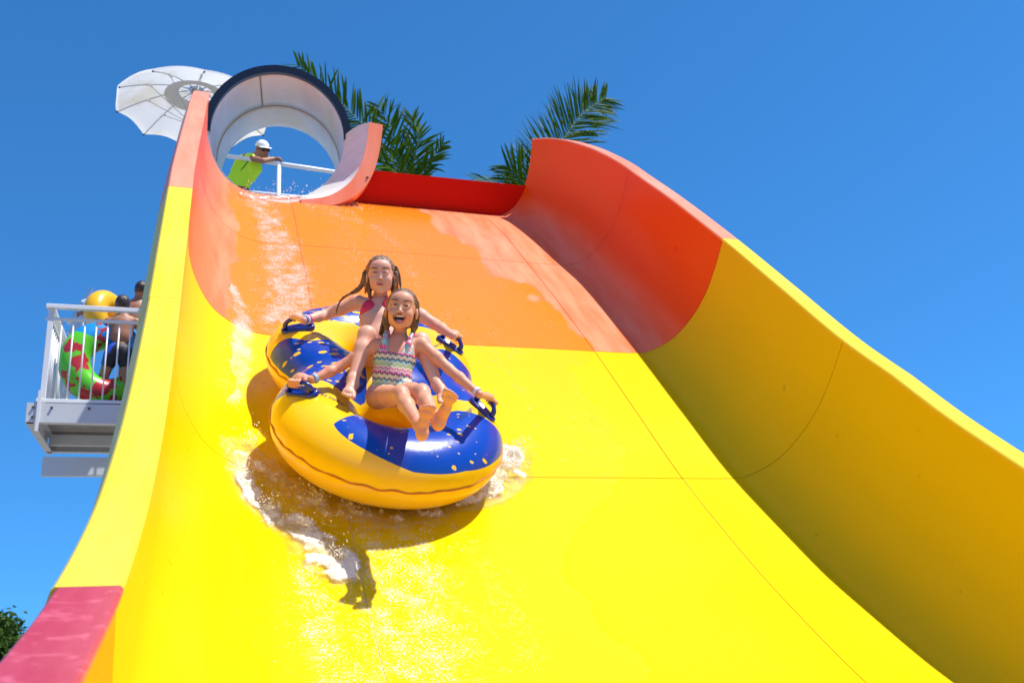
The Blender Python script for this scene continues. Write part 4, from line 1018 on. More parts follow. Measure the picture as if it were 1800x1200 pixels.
def spray():
    P = []; r = []
    def burst(c, n, spread, vel, lo, hi):
        for _ in range(n):
            t = rng.random() ** 1.6; P.append(c + np.asarray(vel) * t + rng.normal(0, 1, 3) * np.asarray(spread) * (.3 + t)); r.append(rng.uniform(lo, hi))
    for (x, y) in ((860, 862), (885, 835), (898, 805)):
        w0, s0 = OS(x, y); burst(surf(w0, s0, .05), 170, (.035, .035, .03), (.06, -.05, .04), .0015, .0042)
    for (x, y) in ((430, 845), (470, 900), (540, 930), (600, 985), (440, 780), (560, 880), (640, 895)):
        w0, s0 = OS(x, y); burst(surf(w0, s0, .04), 130, (.05, .04, .035), (-.03, -.05, .02), .0014, .0036)
    for x in np.linspace(430, 650, 10):
        w0, s0 = OS(x, 350); burst(surf(w0, s0, .03), 26, (.06, .06, .05), (0, 0, .13), .002, .0055)
    for (x, y) in ((440, 500), (480, 520), (520, 480), (500, 560), (425, 600), (410, 650), (720, 440), (735, 520), (800, 560), (870, 600), (460, 620), (450, 560), (900, 640)):
        w0, s0 = OS(x, y); burst(surf(w0, s0, .05), 30, (.07, .08, .05), (.0, -.05, .05), .001, .0028)
    beads('water_spray', np.array(P), np.array(r), M['bead'], 'droplets thrown up around the raft and over the flume lip')
spray()
# ---------------------------------------------------------------- parasol behind the flume
def parasol():
    hub = at(345, 158, 13.0); rim_c = hub - np.array([0, 0, .34]); n = 10; Rr_ = 1.0
    root = empty('parasol', hub - np.array([0, 0, 2.4]), 'large off-white parasol with thin ribs, open behind the left slide wall', 'parasol')
    mt = NM('stained_canvas'); st = mt.noise(1.6, 5, .65); c = mt.mix(mt.ramp(st, [(.50, 0.0), (.72, 1.0)]), (.78, .80, .82), (.66, .58, .40))
    mt.set(Base_Color=c, Roughness=.8, Normal=mt.bump(mt.noise(2.5, 3), .03, .5)); tl = mt.n('ShaderNodeBsdfTranslucent'); mt.l(c, tl.inputs[0]); mx = mt.n('ShaderNodeMixShader'); mx.inputs[0].default_value = .38
    mt.l(mt.b.outputs[0], mx.inputs[1]); mt.l(tl.outputs[0], mx.inputs[2]); mt.l(mx.outputs[0], mt.out.inputs[0])
    ph0 = .42
    def P(a, r):      # canopy point: ribs droop outward, cloth between the ribs bellies up and in at the rim
        k = (a - ph0) / (2 * PI / n) % 1; sag = math.sin(PI * k)
        rr = r * (1 - .045 * sag * (r / Rr_) ** 3); z = -.34 * (r / Rr_) ** 1.7 + .045 * sag * (r / Rr_) ** 2.2
        far = max(0, math.sin(a - .1)); z += .03 * far * sag * (r / Rr_) ** 5
        return hub + np.array([rr * math.cos(a), rr * math.sin(a), z])
    for k in range(n):
        a0 = ph0 + 2 * PI * k / n; na, nr = 9, 12; v = [P(a0 + 2 * PI / n * i / (na - 1), .10 + (Rr_ - .10) * j / (nr - 1)) for i in range(na) for j in range(nr)]
        o = mesh('canopy_panel', v, [tuple(q) for q in grid_faces(na, nr)], mt.m, root, True)
        # turned-up lip of cloth past the rib tips
        v = []
        for i in range(na):
            a = a0 + 2 * PI / n * i / (na - 1); p = P(a, Rr_); lift = .012 + .075 * max(0, min(1, math.sin(a) * 1.6))
            v += [p, p + np.array([math.cos(a) * .02, math.sin(a) * .02, lift])]
        mesh('canopy_hem', v, [(2 * i, 2 * i + 2, 2 * i + 3, 2 * i + 1) for i in range(na - 1)], mt.m, o, True)
    rib = simple('grey_rib', (.42, .43, .45), .4)
    for k in range(n):
        a = ph0 + 2 * PI * k / n; b = MB(); b.tube([P(a, r) - np.array([0, 0, .012]) for r in np.linspace(.05, Rr_, 9)], .007, 5); ro_ = b.build('rib', rib, root, True)
        b = MB(); m1 = P(a, .62) - np.array([0, 0, .02]); b.tube([m1, hub + np.array([.34 * math.cos(a) * .15, .34 * math.sin(a) * .15, -.52])], .005, 5); b.build('strut', rib, ro_, True)
        MB().box(m1, (.06, .03, .02), (math.cos(a), math.sin(a), 0), (-math.sin(a), math.cos(a), 0)).build('bracket', M['white'], ro_)
        MB().ball(P(a, Rr_) - np.array([0, 0, .01]), .014, 6, 5).build('rib_tip', M['black'], ro_)
    b = MB(); v = []; ng = 40     # double vent ring under the crown
    greym = simple('grey_lining', (.62, .63, .63), .8)
    for i in range(ng):
        a = 2 * PI * i / ng; v += [hub + np.array([.22 * math.cos(a), .22 * math.sin(a), -.06]), hub + np.array([.40 * math.cos(a), .40 * math.sin(a), -.115])]
    mesh('vent_lining', v, [(2 * i, (2 * i + 2) % (2 * ng), (2 * i + 3) % (2 * ng), 2 * i + 1) for i in range(ng)], greym, root, True)
    for k in range(20):
        a = 2 * PI * k / 20; b = MB(); b.tube([hub + np.array([.045 * math.cos(a), .045 * math.sin(a), -.05]), hub + np.array([.21 * math.cos(a), .21 * math.sin(a), -.062])], .0035, 4); b.build('spoke', rib, root)
    b = MB(); b.tube([hub + np.array([0, 0, -.10]), hub + np.array([0, 0, .02])], .055, 12); b.build('hub', simple('dark_hub', (.15, .16, .14), .6), root, True)
    b = MB(); b.tube([hub + np.array([0, 0, -2.4]), hub + np.array([0, 0, -.1])], .025, 10); b.build('pole', rib, root, True)
parasol()

# ---------------------------------------------------------------- steel landing on the left
DZ = 2.65; Y0 = 10.5; X0 = -1.55
plat = empty('steel_landing', (-.6, 11.3, -1.7), 'white steel stair landing with a balustrade, jutting out left of the slide', 'platform')
def beam(name, a, b_, h=.20, w_=.07, mat=None):
    a = np.asarray(a, float); b_ = np.asarray(b_, float); X = nrm(b_ - a); Yv = nrm(np.cross((0, 0, 1), X)); m = MB()
    m.bar(a, b_, .010, h); m.bar(a + Yv * w_ / 2 + np.array([0, 0, h / 2 - .006]), b_ + Yv * w_ / 2 + np.array([0, 0, h / 2 - .006]), w_, .010); m.bar(a + Yv * w_ / 2 - np.array([0, 0, h / 2 - .006]), b_ + Yv * w_ / 2 - np.array([0, 0, h / 2 - .006]), w_, .010)
    return m.build(name, mat or M['steel'], plat)
Bz = DZ - .105
beam('edge_beam', (-1.68, Y0 - .04, Bz), (.4, Y0 - .04, Bz)); beam('edge_beam', (-1.68, Y0 + 1.58, Bz), (-1.68, Y0 - .03, Bz)); beam('edge_beam', (.4, Y0 + 1.50, Bz), (-1.66, Y0 + 1.50, Bz))
beam('cross_beam', (-1.62, Y0 + .18, Bz - .0), (.4, Y0 + .18, Bz - .0), .12, .05); beam('cross_beam', (-1.62, Y0 + 1.25, Bz), (.4, Y0 + 1.25, Bz), .12, .05)
beam('lower_beam', (-1.80, Y0 + 2.15, 2.42), (.4, Y0 + 2.15, 2.42), .23, .09)
for k in range(9):
    y0 = Y0 + .02 + k * .165; MB().box((-.62, y0 + .078, DZ + .0), (2.04, .158, .028)).build('deck_board', M['deck'], plat)
def post(x, y, h=1.07, w_=.055): return MB().box((x, y, DZ + h / 2 - .08), (w_, w_ * .6, h + .16), bev=.004).build('post', M['white'], plat)
post(X0, Y0); post(X0, Y0 + 1.5); post(.35, Y0)
MB().bar((X0 - .02, Y0 - .055, DZ - .30), (X0 - .02, Y0 - .055, DZ + .12), .03, .02, up=(0, 1, 0)).build('post_bracket', M['white'], plat)
HT = 1.04
def rail(name, a, b_, w_=.05, h=.035): return MB().bar(a, b_, w_, h, bev=.004).build(name, M['white'], plat)
rail('handrail', (X0 - .05, Y0 - .02, DZ + HT), (.4, Y0 - .02, DZ + HT), .06, .045); rail('top_rail', (X0 - .05, Y0, DZ + HT - .13), (.4, Y0, DZ + HT - .13), .035, .03); rail('bottom_rail', (X0 - .06, Y0, DZ + .03), (.4, Y0, DZ + .03), .04, .035)
rail('handrail', (X0, Y0, DZ + HT), (X0, Y0 + 1.55, DZ + HT), .06, .045); rail('top_rail', (X0, Y0 + .03, DZ + HT - .13), (X0, Y0 + 1.5, DZ + HT - .13), .035, .03); rail('bottom_rail', (X0, Y0 + .03, DZ + .03), (X0, Y0 + 1.5, DZ + .03), .04, .035)
bal = bpy.data.meshes.new('baluster'); tmp = MB().tube([(0, 0, .03), (0, 0, HT - .14)], .0085, 7); bal.from_pydata([tuple(p) for p in tmp.v], [], tmp.f); bal.update(); bal.materials.append(M['white']); bal.polygons.foreach_set('use_smooth', [True] * len(bal.polygons))
def baluster(x, y, z, sc=1.0):
    o = bpy.data.objects.new('baluster', bal); C.objects.link(o); o.parent = plat; o.matrix_basis = Matrix.Translation(Vector((x, y, z)) - plat.location) @ Matrix.Diagonal((1, 1, sc, 1))
for k in range(1, 17): baluster(X0 + k * .112, Y0, DZ)
for k in range(1, 13): baluster(X0, Y0 + k * .112, DZ)
for (x, z) in ((-1.45, Bz + .05), (-1.1, Bz + .05), (-.75, Bz + .05), (-1.62, Bz - .05), (-1.62, Bz + .05)):
    MB().tube([(x, Y0 - .062, z), (x, Y0 - .045, z)], .013, 6).build('bolt', M['bolt'], plat)
# flight of stairs going up behind the landing, with its own sloping rails
sa = np.array([-.98, Y0 + 1.62, DZ]); 
for side in (0, 1):
    a = atY(122, 568, Y0 + 1.4); d = atY(161, 507, Y0 + 2.7) - a; a = a + np.array([side * .95, 0, 0])
    rail('stair_handrail', a, a + d, .05, .04); rail('stair_rail', a - (0, 0, .13), a - (0, 0, .13) + d, .03, .03); rail('stair_stringer', a - (0, 0, 1.0), a - (0, 0, 1.0) + d, .02, .18)
    for k in range(12): q = a + d * (k + .5) / 12; baluster(q[0], q[1], q[2] - 1.0, .93)
for k in range(7): MB().box((-1.05 + k * .02, Y0 + 1.5 + k * .19, DZ + .02 + k * .16), (.93, .2, .03)).build('step', M['steel'], plat)
for (x, y) in ((-.2, Y0 + .1), (-.2, Y0 + 1.5), (.4, Y0 + 2.2)):
    MB().box((x, y, (Bz - 1.8) / 2 - .0), (.14, .14, Bz + 1.6)).build('column', M['steel'], plat)

# ---------------------------------------------------------------- boys on the landing and their rings
def small_person(root, J, skin, shorts, hair, h=.008, arms=True, short_len=.45):
    s = SDF(); T = nrm(J['neck'] - J['pel'])
    Sd = nrm(J['rs'] - J['ls']); Fd = np.cross(T, Sd); A = np.array([Sd, nrm(Fd), np.cross(Sd, nrm(Fd))])
    s.ell(J['neck'] * .78 + J['pel'] * .22, (.135, .080, .12), A, .03); s.ell((J['neck'] + J['pel']) / 2, (.118, .078, .13), A, .03); s.ell(J['pel'], (.125, .09, .09), A, .03)
    s.cone(J['neck'], J['head'], .052, .055, .02); s.ell(J['head'], (.072, .088, .10), A, .02); s.ell(J['head'] + np.array([0, 0, .02]), (.074, .09, .085), A, .01)
    for sx in (-1, 1): s.ell(J['head'] + Sd * sx * .074 - np.array([0, 0, .01]), (.012, .018, .028), A, .005)
    for a, b_, c in (('ls', 'le', 'lw'), ('rs', 're', 'rw')):
        s.cone(J['neck'], J[a], .04, .042, .03); s.chain([J[a], J[b_], J[c]], [.040, .030, .021], .02); d = nrm(J[c] - J[b_]); s.ell(J[c] + d * .05, (.026, .026, .045), np.array([np.cross(d, (1, 0, 0.1)) / np.linalg.norm(np.cross(d, (1, 0, .1))), np.cross(d, np.cross(d, (1, 0, .1))) / np.linalg.norm(np.cross(d, (1, 0, .1))), d]), .01)
        for i in range(4): s.cone(J[c] + d * .07 + np.array([0, 0, (i - 1.5) * .015]), J[c] + d * .115 + np.array([0, 0, (i - 1.5) * .018]), .009, .007, .003)
    if 'lk' in J:
        for a, b_, c, f_ in (('lh', 'lk', 'la', 'lf'), ('rh', 'rk', 'ra', 'rf')):
            s.chain([J[a], J[b_], J[c]], [.070, .050, .032], .02); s.cone(J[b_] * .7 + J[c] * .3, J[b_] * .5 + J[c] * .5, .050, .042, .02); s.chain([J[c], J[f_]], [.034, .030], .02)
    s.mesh('body', h, skin, root)
    c = SDF(); c.ell(J['pel'], (.132, .098, .095), A, .03); hem = J['pel'][2] - .30 * short_len
    if 'lk' in J:
        for a, b_ in (('lh', 'lk'), ('rh', 'rk')): c.cone(J[a], J[a] * (1 - short_len) + J[b_] * short_len, .084, .075, .03)
    zt = J['pel'][2] + .075; c.fn(lambda X, Y, Z: Z - zt + 0 * X + 0 * Y); c.mesh('swim_shorts', h, shorts, root)
    hh = SDF(); hh.ell(J['head'] + np.array([0, 0, .02]) - A[1] * .012 * J.get('face', -1), (.082, .098, .098), A, .01); zc = J['head'][2] - .045; fd = A[1] * J.get('face', -1); H0 = J['head']
    hh.fn(lambda X, Y, Z: np.maximum(zc - Z, (X - H0[0]) * fd[0] + (Y - H0[1]) * fd[1] + (Z - H0[2]) * fd[2] - .055)); hh.mesh('hair', h, hair, root)
def V3(*a): return np.array(a, float)
pa = atY(213, 640, Y0 + .55)
def boy_a():
    y = Y0 + .50; zf = DZ + .03; x = atY(205, 640, y)[0]
    J = dict(pel=V3(x + .01, y, zf + .72), neck=V3(x + .03, y + .03, zf + 1.12), head=V3(x + .01, y + .05, zf + 1.27), ls=V3(x - .12, y + .02, zf + 1.06), rs=V3(x + .17, y + .02, zf + 1.07), le=V3(x - .27, y + .14, zf + .93), lw=V3(x - .44, y + .22, zf + .84),
             re=V3(x + .27, y + .05, zf + .88), rw=V3(x + .25, y + .2, zf + .72), lh=V3(x - .06, y, zf + .66), rh=V3(x + .08, y, zf + .66), lk=V3(x - .14, y + .04, zf + .37), rk=V3(x + .12, y + .02, zf + .36), la=V3(x - .17, y - .02, zf + .07), ra=V3(x + .15, y - .02, zf + .07), lf=V3(x - .19, y + .12, zf + .035), rf=V3(x + .18, y + .12, zf + .035), face=1)
    r = empty('person', J['pel'] * (1, 1, 0) + V3(0, 0, zf), 'boy in black shorts with blue side panels, back turned, holding a green ring', 'person', 'boys waiting on the landing')
    sm = NM('black_blue_shorts'); sep = sm.n('ShaderNodeSeparateXYZ'); sm.l(sm.obj(), sep.inputs[0]); dd = sm.math('SUBTRACT', sep.outputs[0], float(J['pel'][0] - .09 - 0)); k = sm.math('LESS_THAN', sm.math('ADD', sm.math('ABSOLUTE', sm.math('ADD', dd, sm.math('MULTIPLY', sm.math('SUBTRACT', sep.outputs[2], float(J['pel'][2])), -.5))), 0.0), .03)
    sm.set(Base_Color=sm.mix(k, (.008, .009, .02), (.02, .08, .55)), Roughness=.6)
    small_person(r, J, M['skin_c'], sm.m, M['hair_d'], .009, short_len=.30)
boy_a()
def boy_b():
    y = Y0 + 1.25; zf = DZ + .28; x = atY(238, 530, y)[0]; top = atY(243, 497, y)[2]; zf = top - 1.42
    J = dict(pel=V3(x + .02, y, zf + .76), neck=V3(x + .02, y + .02, zf + 1.18), head=V3(x + .06, y + .02, zf + 1.33), ls=V3(x - .13, y + .02, zf + 1.13), rs=V3(x + .18, y + .02, zf + 1.12), le=V3(x - .38, y + .08, zf + 1.13), lw=V3(x - .55, y + .12, zf + 1.06),
             re=V3(x + .3, y + .05, zf + .95), rw=V3(x + .28, y + .2, zf + .8), lh=V3(x - .06, y, zf + .70), rh=V3(x + .10, y, zf + .70), lk=V3(x - .08, y + .03, zf + .38), rk=V3(x + .12, y + .03, zf + .38), la=V3(x - .08, y, zf + .07), ra=V3(x + .12, y, zf + .07), lf=V3(x - .08, y + .14, zf + .035), rf=V3(x + .12, y + .14, zf + .035), face=1)
    r = empty('person', V3(J['pel'][0], y, zf), 'boy in dark navy shorts reaching one arm out over a yellow ring', 'person', 'boys waiting on the landing')
    small_person(r, J, M['skin_c'], simple('navy_shorts', (.01, .012, .035), .6), M['hair_d'], .009)
boy_b()
def ring(name, lab, c, n_, Rr_, ra, mat, group=None, handles=True):
    n_ = nrm(n_); u = nrm(np.cross(n_, (0, 0, 1))); v_ = np.cross(n_, u); r = empty(name, c, lab, 'inflatable ring', group); V = []; nu, nv = 64, 22
    for i in range(nu):
        a = 2 * PI * i / nu; e = u * math.cos(a) + v_ * math.sin(a)
        for j in range(nv):
            b_ = 2 * PI * j / nv; V.append(c + e * (Rr_ + ra * math.cos(b_)) + n_ * ra * math.sin(b_))
    f = [(i * nv + j, ((i + 1) % nu) * nv + j, ((i + 1) % nu) * nv + (j + 1) % nv, i * nv + (j + 1) % nv) for i in range(nu) for j in range(nv)]
    o = mesh('inflated_tube', V, f, mat, r, True); return r, u, v_
gm_ = NM('green_ring_print'); at_ = gm_.n('ShaderNodeSeparateXYZ'); gm_.l(gm_.obj(), at_.inputs[0]); nz = gm_.noise(7.5, 2, .5); nz2 = gm_.noise(2.2, 1)
blot = gm_.ramp(gm_.math('ADD', gm_.math('MULTIPLY', nz, .72), gm_.math('MULTIPLY', nz2, .28)), [(.0, 0.0), (.535, 0.0), (.545, 1.0)], False)
gc = atY(190, 640, Y0 + .62)
topm = gm_.math('GREATER_THAN', gm_.math('ADD', at_.outputs[2], gm_.math('MULTIPLY', at_.outputs[0], .35)), float(gc[2] + .20 + .35 * gc[0]))
colr = gm_.mix(topm, (.10, .55, .02), (.01, .25, .62)); colr = gm_.mix(blot, colr, (.42, .02, .03)); gm_.set(Base_Color=colr, Roughness=.3)
gr, gu, gv = ring('swim_ring', 'big green ring with red splashes and a blue top, stood on edge behind the balusters', gc, (.25, -1, .10), .345, .165, gm_.m, 'rings carried on the landing')
yc_ = atY(187, 558, Y0 + 1.2); yr, yu, yv = ring('swim_ring', 'plain yellow ring held up behind the green one', yc_, (.9, -.55, .1), .20, .13, simple('yellow_vinyl', (.85, .45, .01), .3), 'rings carried on the landing')

# ---------------------------------------------------------------- attendant and the rail he leans on, seen through the flume
Ym = 12.0
rl = empty('guard_rail', (.8, Ym, 4.9), 'white tubular guard rail seen through the flume opening', 'railing')
ra_, rb_ = atY(405, 275, Ym), atY(585, 302, Ym); ra_ = ra_ - (rb_ - ra_) * .4; rb_ = rb_ + (rb_ - ra_) * .4
MB().tube([ra_, rb_], .030, 12).build('top_rail', M['white'], rl, True)
pt = atY(491, 287, Ym); MB().tube([pt, V3(pt[0], Ym, 4.9)], .027, 12).build('post', M['white'], rl, True)
pt2 = ra_ + V3(.05, 0, 0); MB().tube([pt2, V3(pt2[0], Ym, 4.9)], .027, 12).build('post', M['white'], rl, True)
MB().tube([V3(ra_[0], Ym, 5.98), V3(rb_[0], Ym, 5.95)], .026, 12).build('lower_rail', M['white'], rl, True)
def attendant():
    y = Ym + .12; hd = atY(461, 264, y); J = {}
    pel = atY(414, 330, y + .1); nk = atY(444, 278, y + .0)
    r = empty('person', V3(pel[0], y, 4.9), 'attendant in neon yellow shirt, white cap and sunglasses leaning on the white rail', 'person')
    T = nrm(nk - pel); s = SDF(); HFm = head_frame(CAM[0], CAM[1], TOCAM + CAM[0] * .9 - CAM[1] * .25)
    g = build_head(s, hd, HFm, 1.12); s.cone(nk, hd, .055, .055, .02)
    gp = atY(488, 284, Ym); lsh = atY(432, 276, y - .05); el_ = atY(462, 283, Ym - .12)
    s.chain([lsh, el_, gp + V3(-.06, -.03, .02)], [.048, .036, .026], .02); s.ell(gp + V3(.0, -.01, .035), (.05, .035, .022), None, .01)
    for i in range(4): s.cone(gp + V3(.02 + .002 * i, -.03 + .022 * i, .04), gp + V3(.065, -.03 + .022 * i, -.01), .011, .009, .004)
    rsh = atY(452, 274, y + .15); s.chain([rsh, atY(470, 279, Ym + .1), gp + V3(-.03, .05, .03)], [.045, .036, .026], .02)
    s.cone(pel - V3(.08, 0, .05), pel - V3(.10, 0, .45), .09, .06, .03); s.cone(pel + V3(.08, 0, -.05), pel + V3(.08, 0, -.45), .09, .06, .03)
    s.chain([pel - V3(.10, 0, .45), pel - V3(.10, 0, .85)], [.06, .04], .02); s.chain([pel + V3(.08, 0, -.45), pel + V3(.08, 0, -.85)], [.06, .04], .02)
    s.mesh('body', .008, M['skin_c'], r)
    t = SDF(); A = np.array([nrm(np.cross(T, (0, 1, 0))), V3(0, 1, 0), T]); t.ell(nk * .75 + pel * .25, (.19, .13, .15), A, .04); t.ell((nk + pel) / 2, (.175, .13, .20), A, .04); t.ell(pel + T * .05, (.17, .13, .14), A, .04); t.cone(nk + T * -.02, lsh * .8 + el_ * .2, .07, .062, .03)
    t.cone(nk - T * .02, rsh, .07, .06, .03)
    t.mesh('shirt', .008, simple('neon_yellow_fabric', (.55, .88, .02), .7, var=.06, scale=8, bump=.01), r)
    q = SDF(); q.ell(pel - V3(0, 0, .06), (.18, .14, .10), None, .03); q.cone(pel - V3(.08, 0, .05), pel - V3(.10, 0, .32), .105, .09, .03); q.cone(pel + V3(.08, 0, -.05), pel + V3(.08, 0, -.32), .105, .09, .03); q.mesh('shorts', .009, simple('dark_red_fabric', (.30, .01, .03), .7), r)
    cp = SDF(); cp.ell(g(0, -.012, .045), (.090, .108, .088), HFm, .01); c0 = g(0, 0, .038); cp.fn(lambda X, Y, Z: -((X - c0[0]) * HFm[2][0] + (Y - c0[1]) * HFm[2][1] + (Z - c0[2]) * HFm[2][2])); co_ = cp.mesh('cap', .006, simple('white_cotton', (.80, .80, .80), .8), r)
    b = MB(); n = 12; v = []
    for i in range(n):
        a = PI * i / (n - 1); v += [g(.082 * math.cos(a), .060 + .02 * math.sin(a), .042), g(.078 * math.cos(a), .075 + .085 * math.sin(a), .030)]
    b.add(v, [(2 * i, 2 * i + 2, 2 * i + 3, 2 * i + 1) for i in range(n - 1)]); b.build('cap_peak', co_.data.materials[0], co_, True)
    b = MB()
    for sx in (-1, 1): b.ball(g(sx * .032, .094, .004), (.030, .010, .021), 12, 8, *HFm)
    b.tube([g(-.078, .01, .008), g(-.06, .075, .010), g(0, .100, .012), g(.06, .075, .010), g(.078, .01, .008)], .0045, 5); b.build('sunglasses', simple('black_plastic', (.008, .008, .01), .15), r, True)
    b = MB(); b.tube([nk + V3(-.02, -.135, -.05), (nk + pel) / 2 + V3(-.02, -.14, 0), pel + V3(-.02, -.13, .1)], .006, 5); b.build('whistle_cord', M['black'], r, True)
attendant()

# ---------------------------------------------------------------- palms beyond the slide
def leaf_mat(name, c1, c2, tip):
    m = NM(name); n1 = m.noise(3.5, 4); oi = m.n('ShaderNodeObjectInfo'); t_ = m.attr('tip')
    c = m.mix(n1, c1, c2); c = m.mix(m.math('MULTIPLY', m.ramp(t_, [(.80, 0.0), (1.0, 1.0)]), m.ramp(m.noise(9, 2), [(.5, 0.0), (.6, 1.0)])), c, tip); m.set(Base_Color=c, Roughness=.45); m.b.inputs['Specular IOR Level'].default_value = .06
    tl = m.n('ShaderNodeBsdfTranslucent'); m.l(c, tl.inputs[0]); mx = m.n('ShaderNodeMixShader'); mx.inputs[0].default_value = .3; m.l(m.b.outputs[0], mx.inputs[1]); m.l(tl.outputs[0], mx.inputs[2]); m.l(mx.outputs[0], m.out.inputs[0]); return m.m
M['palm'] = leaf_mat('palm_leaf', (.020, .062, .002), (.075, .15, .006), (.35, .26, .14)); M['palm_rib'] = simple('palm_rachis', (.16, .22, .05), .5)
def frond(parent, pts, n=62, L=.62, w_=.030, up_=(0, 0, 1), droop=.25, fwd=.75, jit=.25, lens=None, seed=0):
    rg = np.random.default_rng(seed); P = resample(spline(pts, 10), 200); Tn = np.gradient(P, axis=0); Tn /= np.linalg.norm(Tn, axis=1)[:, None]
    b = MB(); m_ = len(P); b.tube(list(P[::8]), [max(.003, .018 * (1 - i / len(P[::8]))) for i in range(len(P[::8]))], 5); fo = b.build('frond', M['palm_rib'], parent, True)
    v = []; f = []; tip = []
    for k in range(n):
        t = .08 + .92 * (k + .3 * rg.random()) / n; i = min(int(t * (m_ - 1)), m_ - 1); p = P[i]; T = Tn[i]
        for sd in (-1, 1):
            S_ = nrm(np.cross(T, up_)) * sd; U = np.cross(S_, T) * sd
            ln = L * (math.sin(PI * (.12 + .80 * t)) ** .6) * rg.uniform(.75, 1.12) * ((lens[0] if sd < 0 else lens[1]) if lens else 1)
            d = nrm(S_ + T * (fwd + .9 * t + rg.normal(0, jit * .6)) + np.asarray(up_) * rg.normal(.12, jit)); q = p + rg.normal(0, .004, 3); seg = 6; w0 = w_ * rg.uniform(.7, 1.15); wv = nrm(np.cross(d, U) + rg.normal(0, .35, 3)); base = len(v); tw = rg.random()
            for j in range(seg + 1):
                u = j / seg; wd = w0 * (math.sin(PI * min(1, .12 + .88 * u)) ** .7 if u < 1 else 0.02) * .5; dr = d + V3(0, 0, -droop * u * u * (1 + tw))
                if j: q = q + nrm(dr) * ln / seg
                v += [q + wv * wd, q - wv * wd]; tip += [u, u]
            f += [(base + 2 * j, base + 2 * j + 1, base + 2 * j + 3, base + 2 * j + 2) for j in range(seg)]
    o = mesh('leaflets', v, f, M['palm'], fo, True); attr(o, 'tip', tip); return fo
def palm(lab, crown, fronds, seed):
    r = empty('palm_tree', (crown[0], crown[1], -1.7), lab, 'palm tree', 'palms standing beyond the top of the slide'); b = MB()
    n = 24; b.tube([V3(crown[0] + .15 * math.sin(i / 5), crown[1], -1.7 + (crown[2] + 1.7) * i / (n - 1)) for i in range(n)], [.16 + .012 * (i % 2) - .002 * i for i in range(n)], 12); b.build('trunk', simple('palm_trunk', (.20, .16, .11), .9, var=.3, scale=8, bump=.02), r, True)
    for k, fd in enumerate(fronds): frond(r, [crown] + [atY(x, y, Y) for x, y, Y in fd['p']], seed=seed + k, **{a: b_ for a, b_ in fd.items() if a != 'p'})
c1 = atY(925, 420, 13.0)
palm('palm whose feathery plume rises above the right orange slide wall', c1, [
    dict(p=[(925, 390, 13.1), (948, 325, 13.2), (982, 258, 13.3), (1024, 200, 13.4), (1066, 172, 13.6)], n=165, L=.86, w_=.029, droop=.22, fwd=.55, jit=.30, up_=(-.25, -.93, -.25)),
    dict(p=[(940, 360, 12.8), (915, 315, 12.6), (890, 290, 12.5)], n=64, L=.72, w_=.032, droop=.2, fwd=.6, jit=.3, up_=(-.2, -.95, 0)),
    dict(p=[(905, 345, 12.9), (870, 322, 12.8), (830, 312, 12.7)], n=34, L=.42, w_=.030, droop=.2, fwd=.6, jit=.2, up_=(0, -.8, .6)),
    dict(p=[(960, 360, 14.0), (1100, 420, 15.0), (1250, 560, 16.5)], n=50, L=.7), dict(p=[(950, 400, 12.6), (1000, 480, 12.0)], n=30, L=.6)], 11)
c2 = atY(735, 400, 13.0)
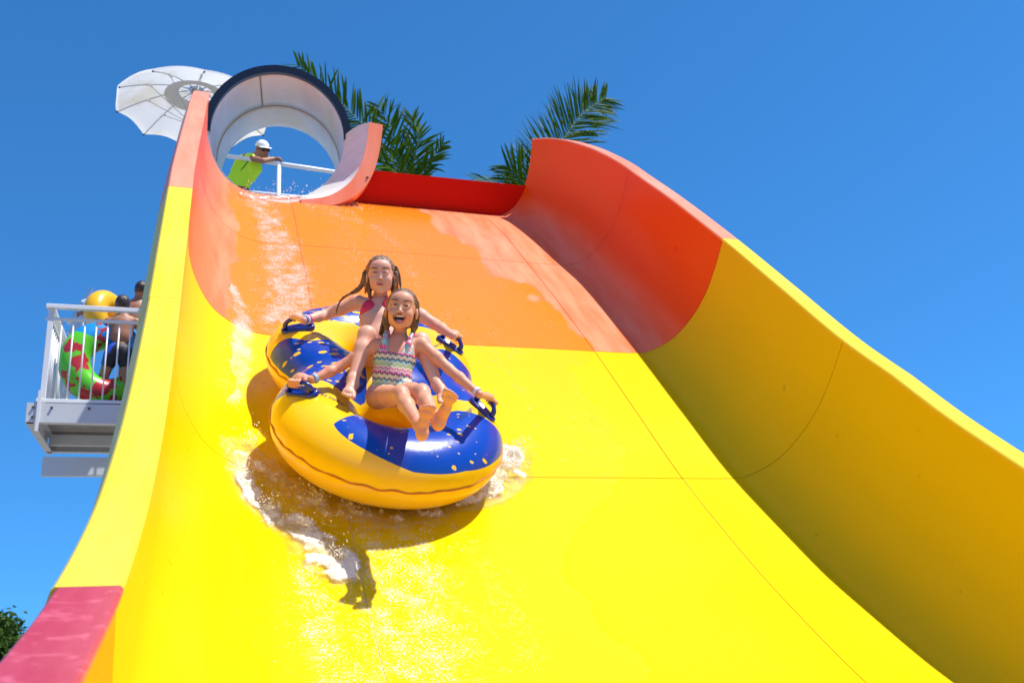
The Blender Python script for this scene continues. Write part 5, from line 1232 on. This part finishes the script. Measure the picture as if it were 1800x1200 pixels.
palm('palm with dense ragged fronds behind the black-rimmed flume', c2, [
    dict(p=[(690, 285, 12.8), (636, 218, 12.6), (583, 165, 12.5), (545, 132, 12.5), (520, 112, 12.5)], n=74, L=.70, w_=.036, droop=.12, fwd=.40, jit=.42, up_=(-.35, -.93, -.1), lens=(1, .75)),
    dict(p=[(705, 300, 13.0), (690, 235, 13.0), (665, 185, 13.1)], n=46, L=.58, w_=.036, droop=.1, fwd=.6, jit=.45, up_=(-.3, -.8, .4)),
    dict(p=[(725, 305, 12.9), (735, 245, 12.8), (725, 205, 12.8)], n=46, L=.52, w_=.036, droop=.2, fwd=.6, jit=.45, up_=(.2, -.9, .3)),
    dict(p=[(735, 320, 12.8), (760, 280, 12.7), (780, 250, 12.6)], n=34, L=.36, w_=.034, droop=.3, fwd=.8, jit=.45, up_=(.2, -.9, .3)),
    dict(p=[(700, 310, 12.6), (672, 285, 12.5), (650, 255, 12.4)], n=40, L=.45, w_=.036, droop=.3, fwd=.4, jit=.45, up_=(.2, -.9, .3)),
    dict(p=[(745, 420, 14.2), (790, 480, 15.0)], n=34, L=.6)], 31)

# ---------------------------------------------------------------- tree at the lower left
def tree():
    c = atY(-32, 1245, 26); r = empty('leafy_tree', (c[0], c[1], -1.7), 'green broadleaf tree at the lower left edge behind the crimson flange', 'tree')
    b = MB(); top = V3(c[0], c[1], c[2]); b.tube([V3(c[0], c[1], -1.7), top * .5 + V3(c[0], c[1], -1.7) * .5, top], [.18, .14, .10], 10)
    for k in range(9):
        a = k * 2.4; e = top + V3(math.cos(a) * .9, math.sin(a) * .9, .2 + .12 * k); b.tube([top * .6 + V3(c[0], c[1], -1.7) * .4, (top + e) / 2 + V3(0, 0, .1), e], [.07, .045, .02], 7)
    b.build('trunk', simple('bark', (.14, .10, .07), .9, var=.3, scale=6, bump=.02), r, True)
    n = 34000; cl = rng.normal(0, 1, (130, 3)); cl /= np.linalg.norm(cl, axis=1)[:, None]; cl *= (rng.random((130, 1)) ** .4) * np.array([1.35, 1.35, 1.55]); cl = cl + top + V3(0, 0, .35)
    P = cl[rng.integers(0, 130, n)] + rng.normal(0, .17, (n, 3)); U = rng.normal(0, 1, (n, 3)); U /= np.linalg.norm(U, axis=1)[:, None]; W_ = np.cross(U, rng.normal(0, 1, (n, 3))); W_ /= np.linalg.norm(W_, axis=1)[:, None]; s_ = rng.uniform(.05, .10, (n, 1))
    V = np.stack([P - U * s_, P + W_ * s_ * .45, P + U * s_, P - W_ * s_ * .45], 1).reshape(-1, 3); Q = np.arange(4 * n).reshape(-1, 4)
    m = leaf_mat('tree_leaf', (.03, .075, .012), (.09, .15, .025), (.1, .15, .03)); o = np_mesh('crown', V, Q, m, r, False); attr(o, 'tip', np.zeros(len(V)))
tree()
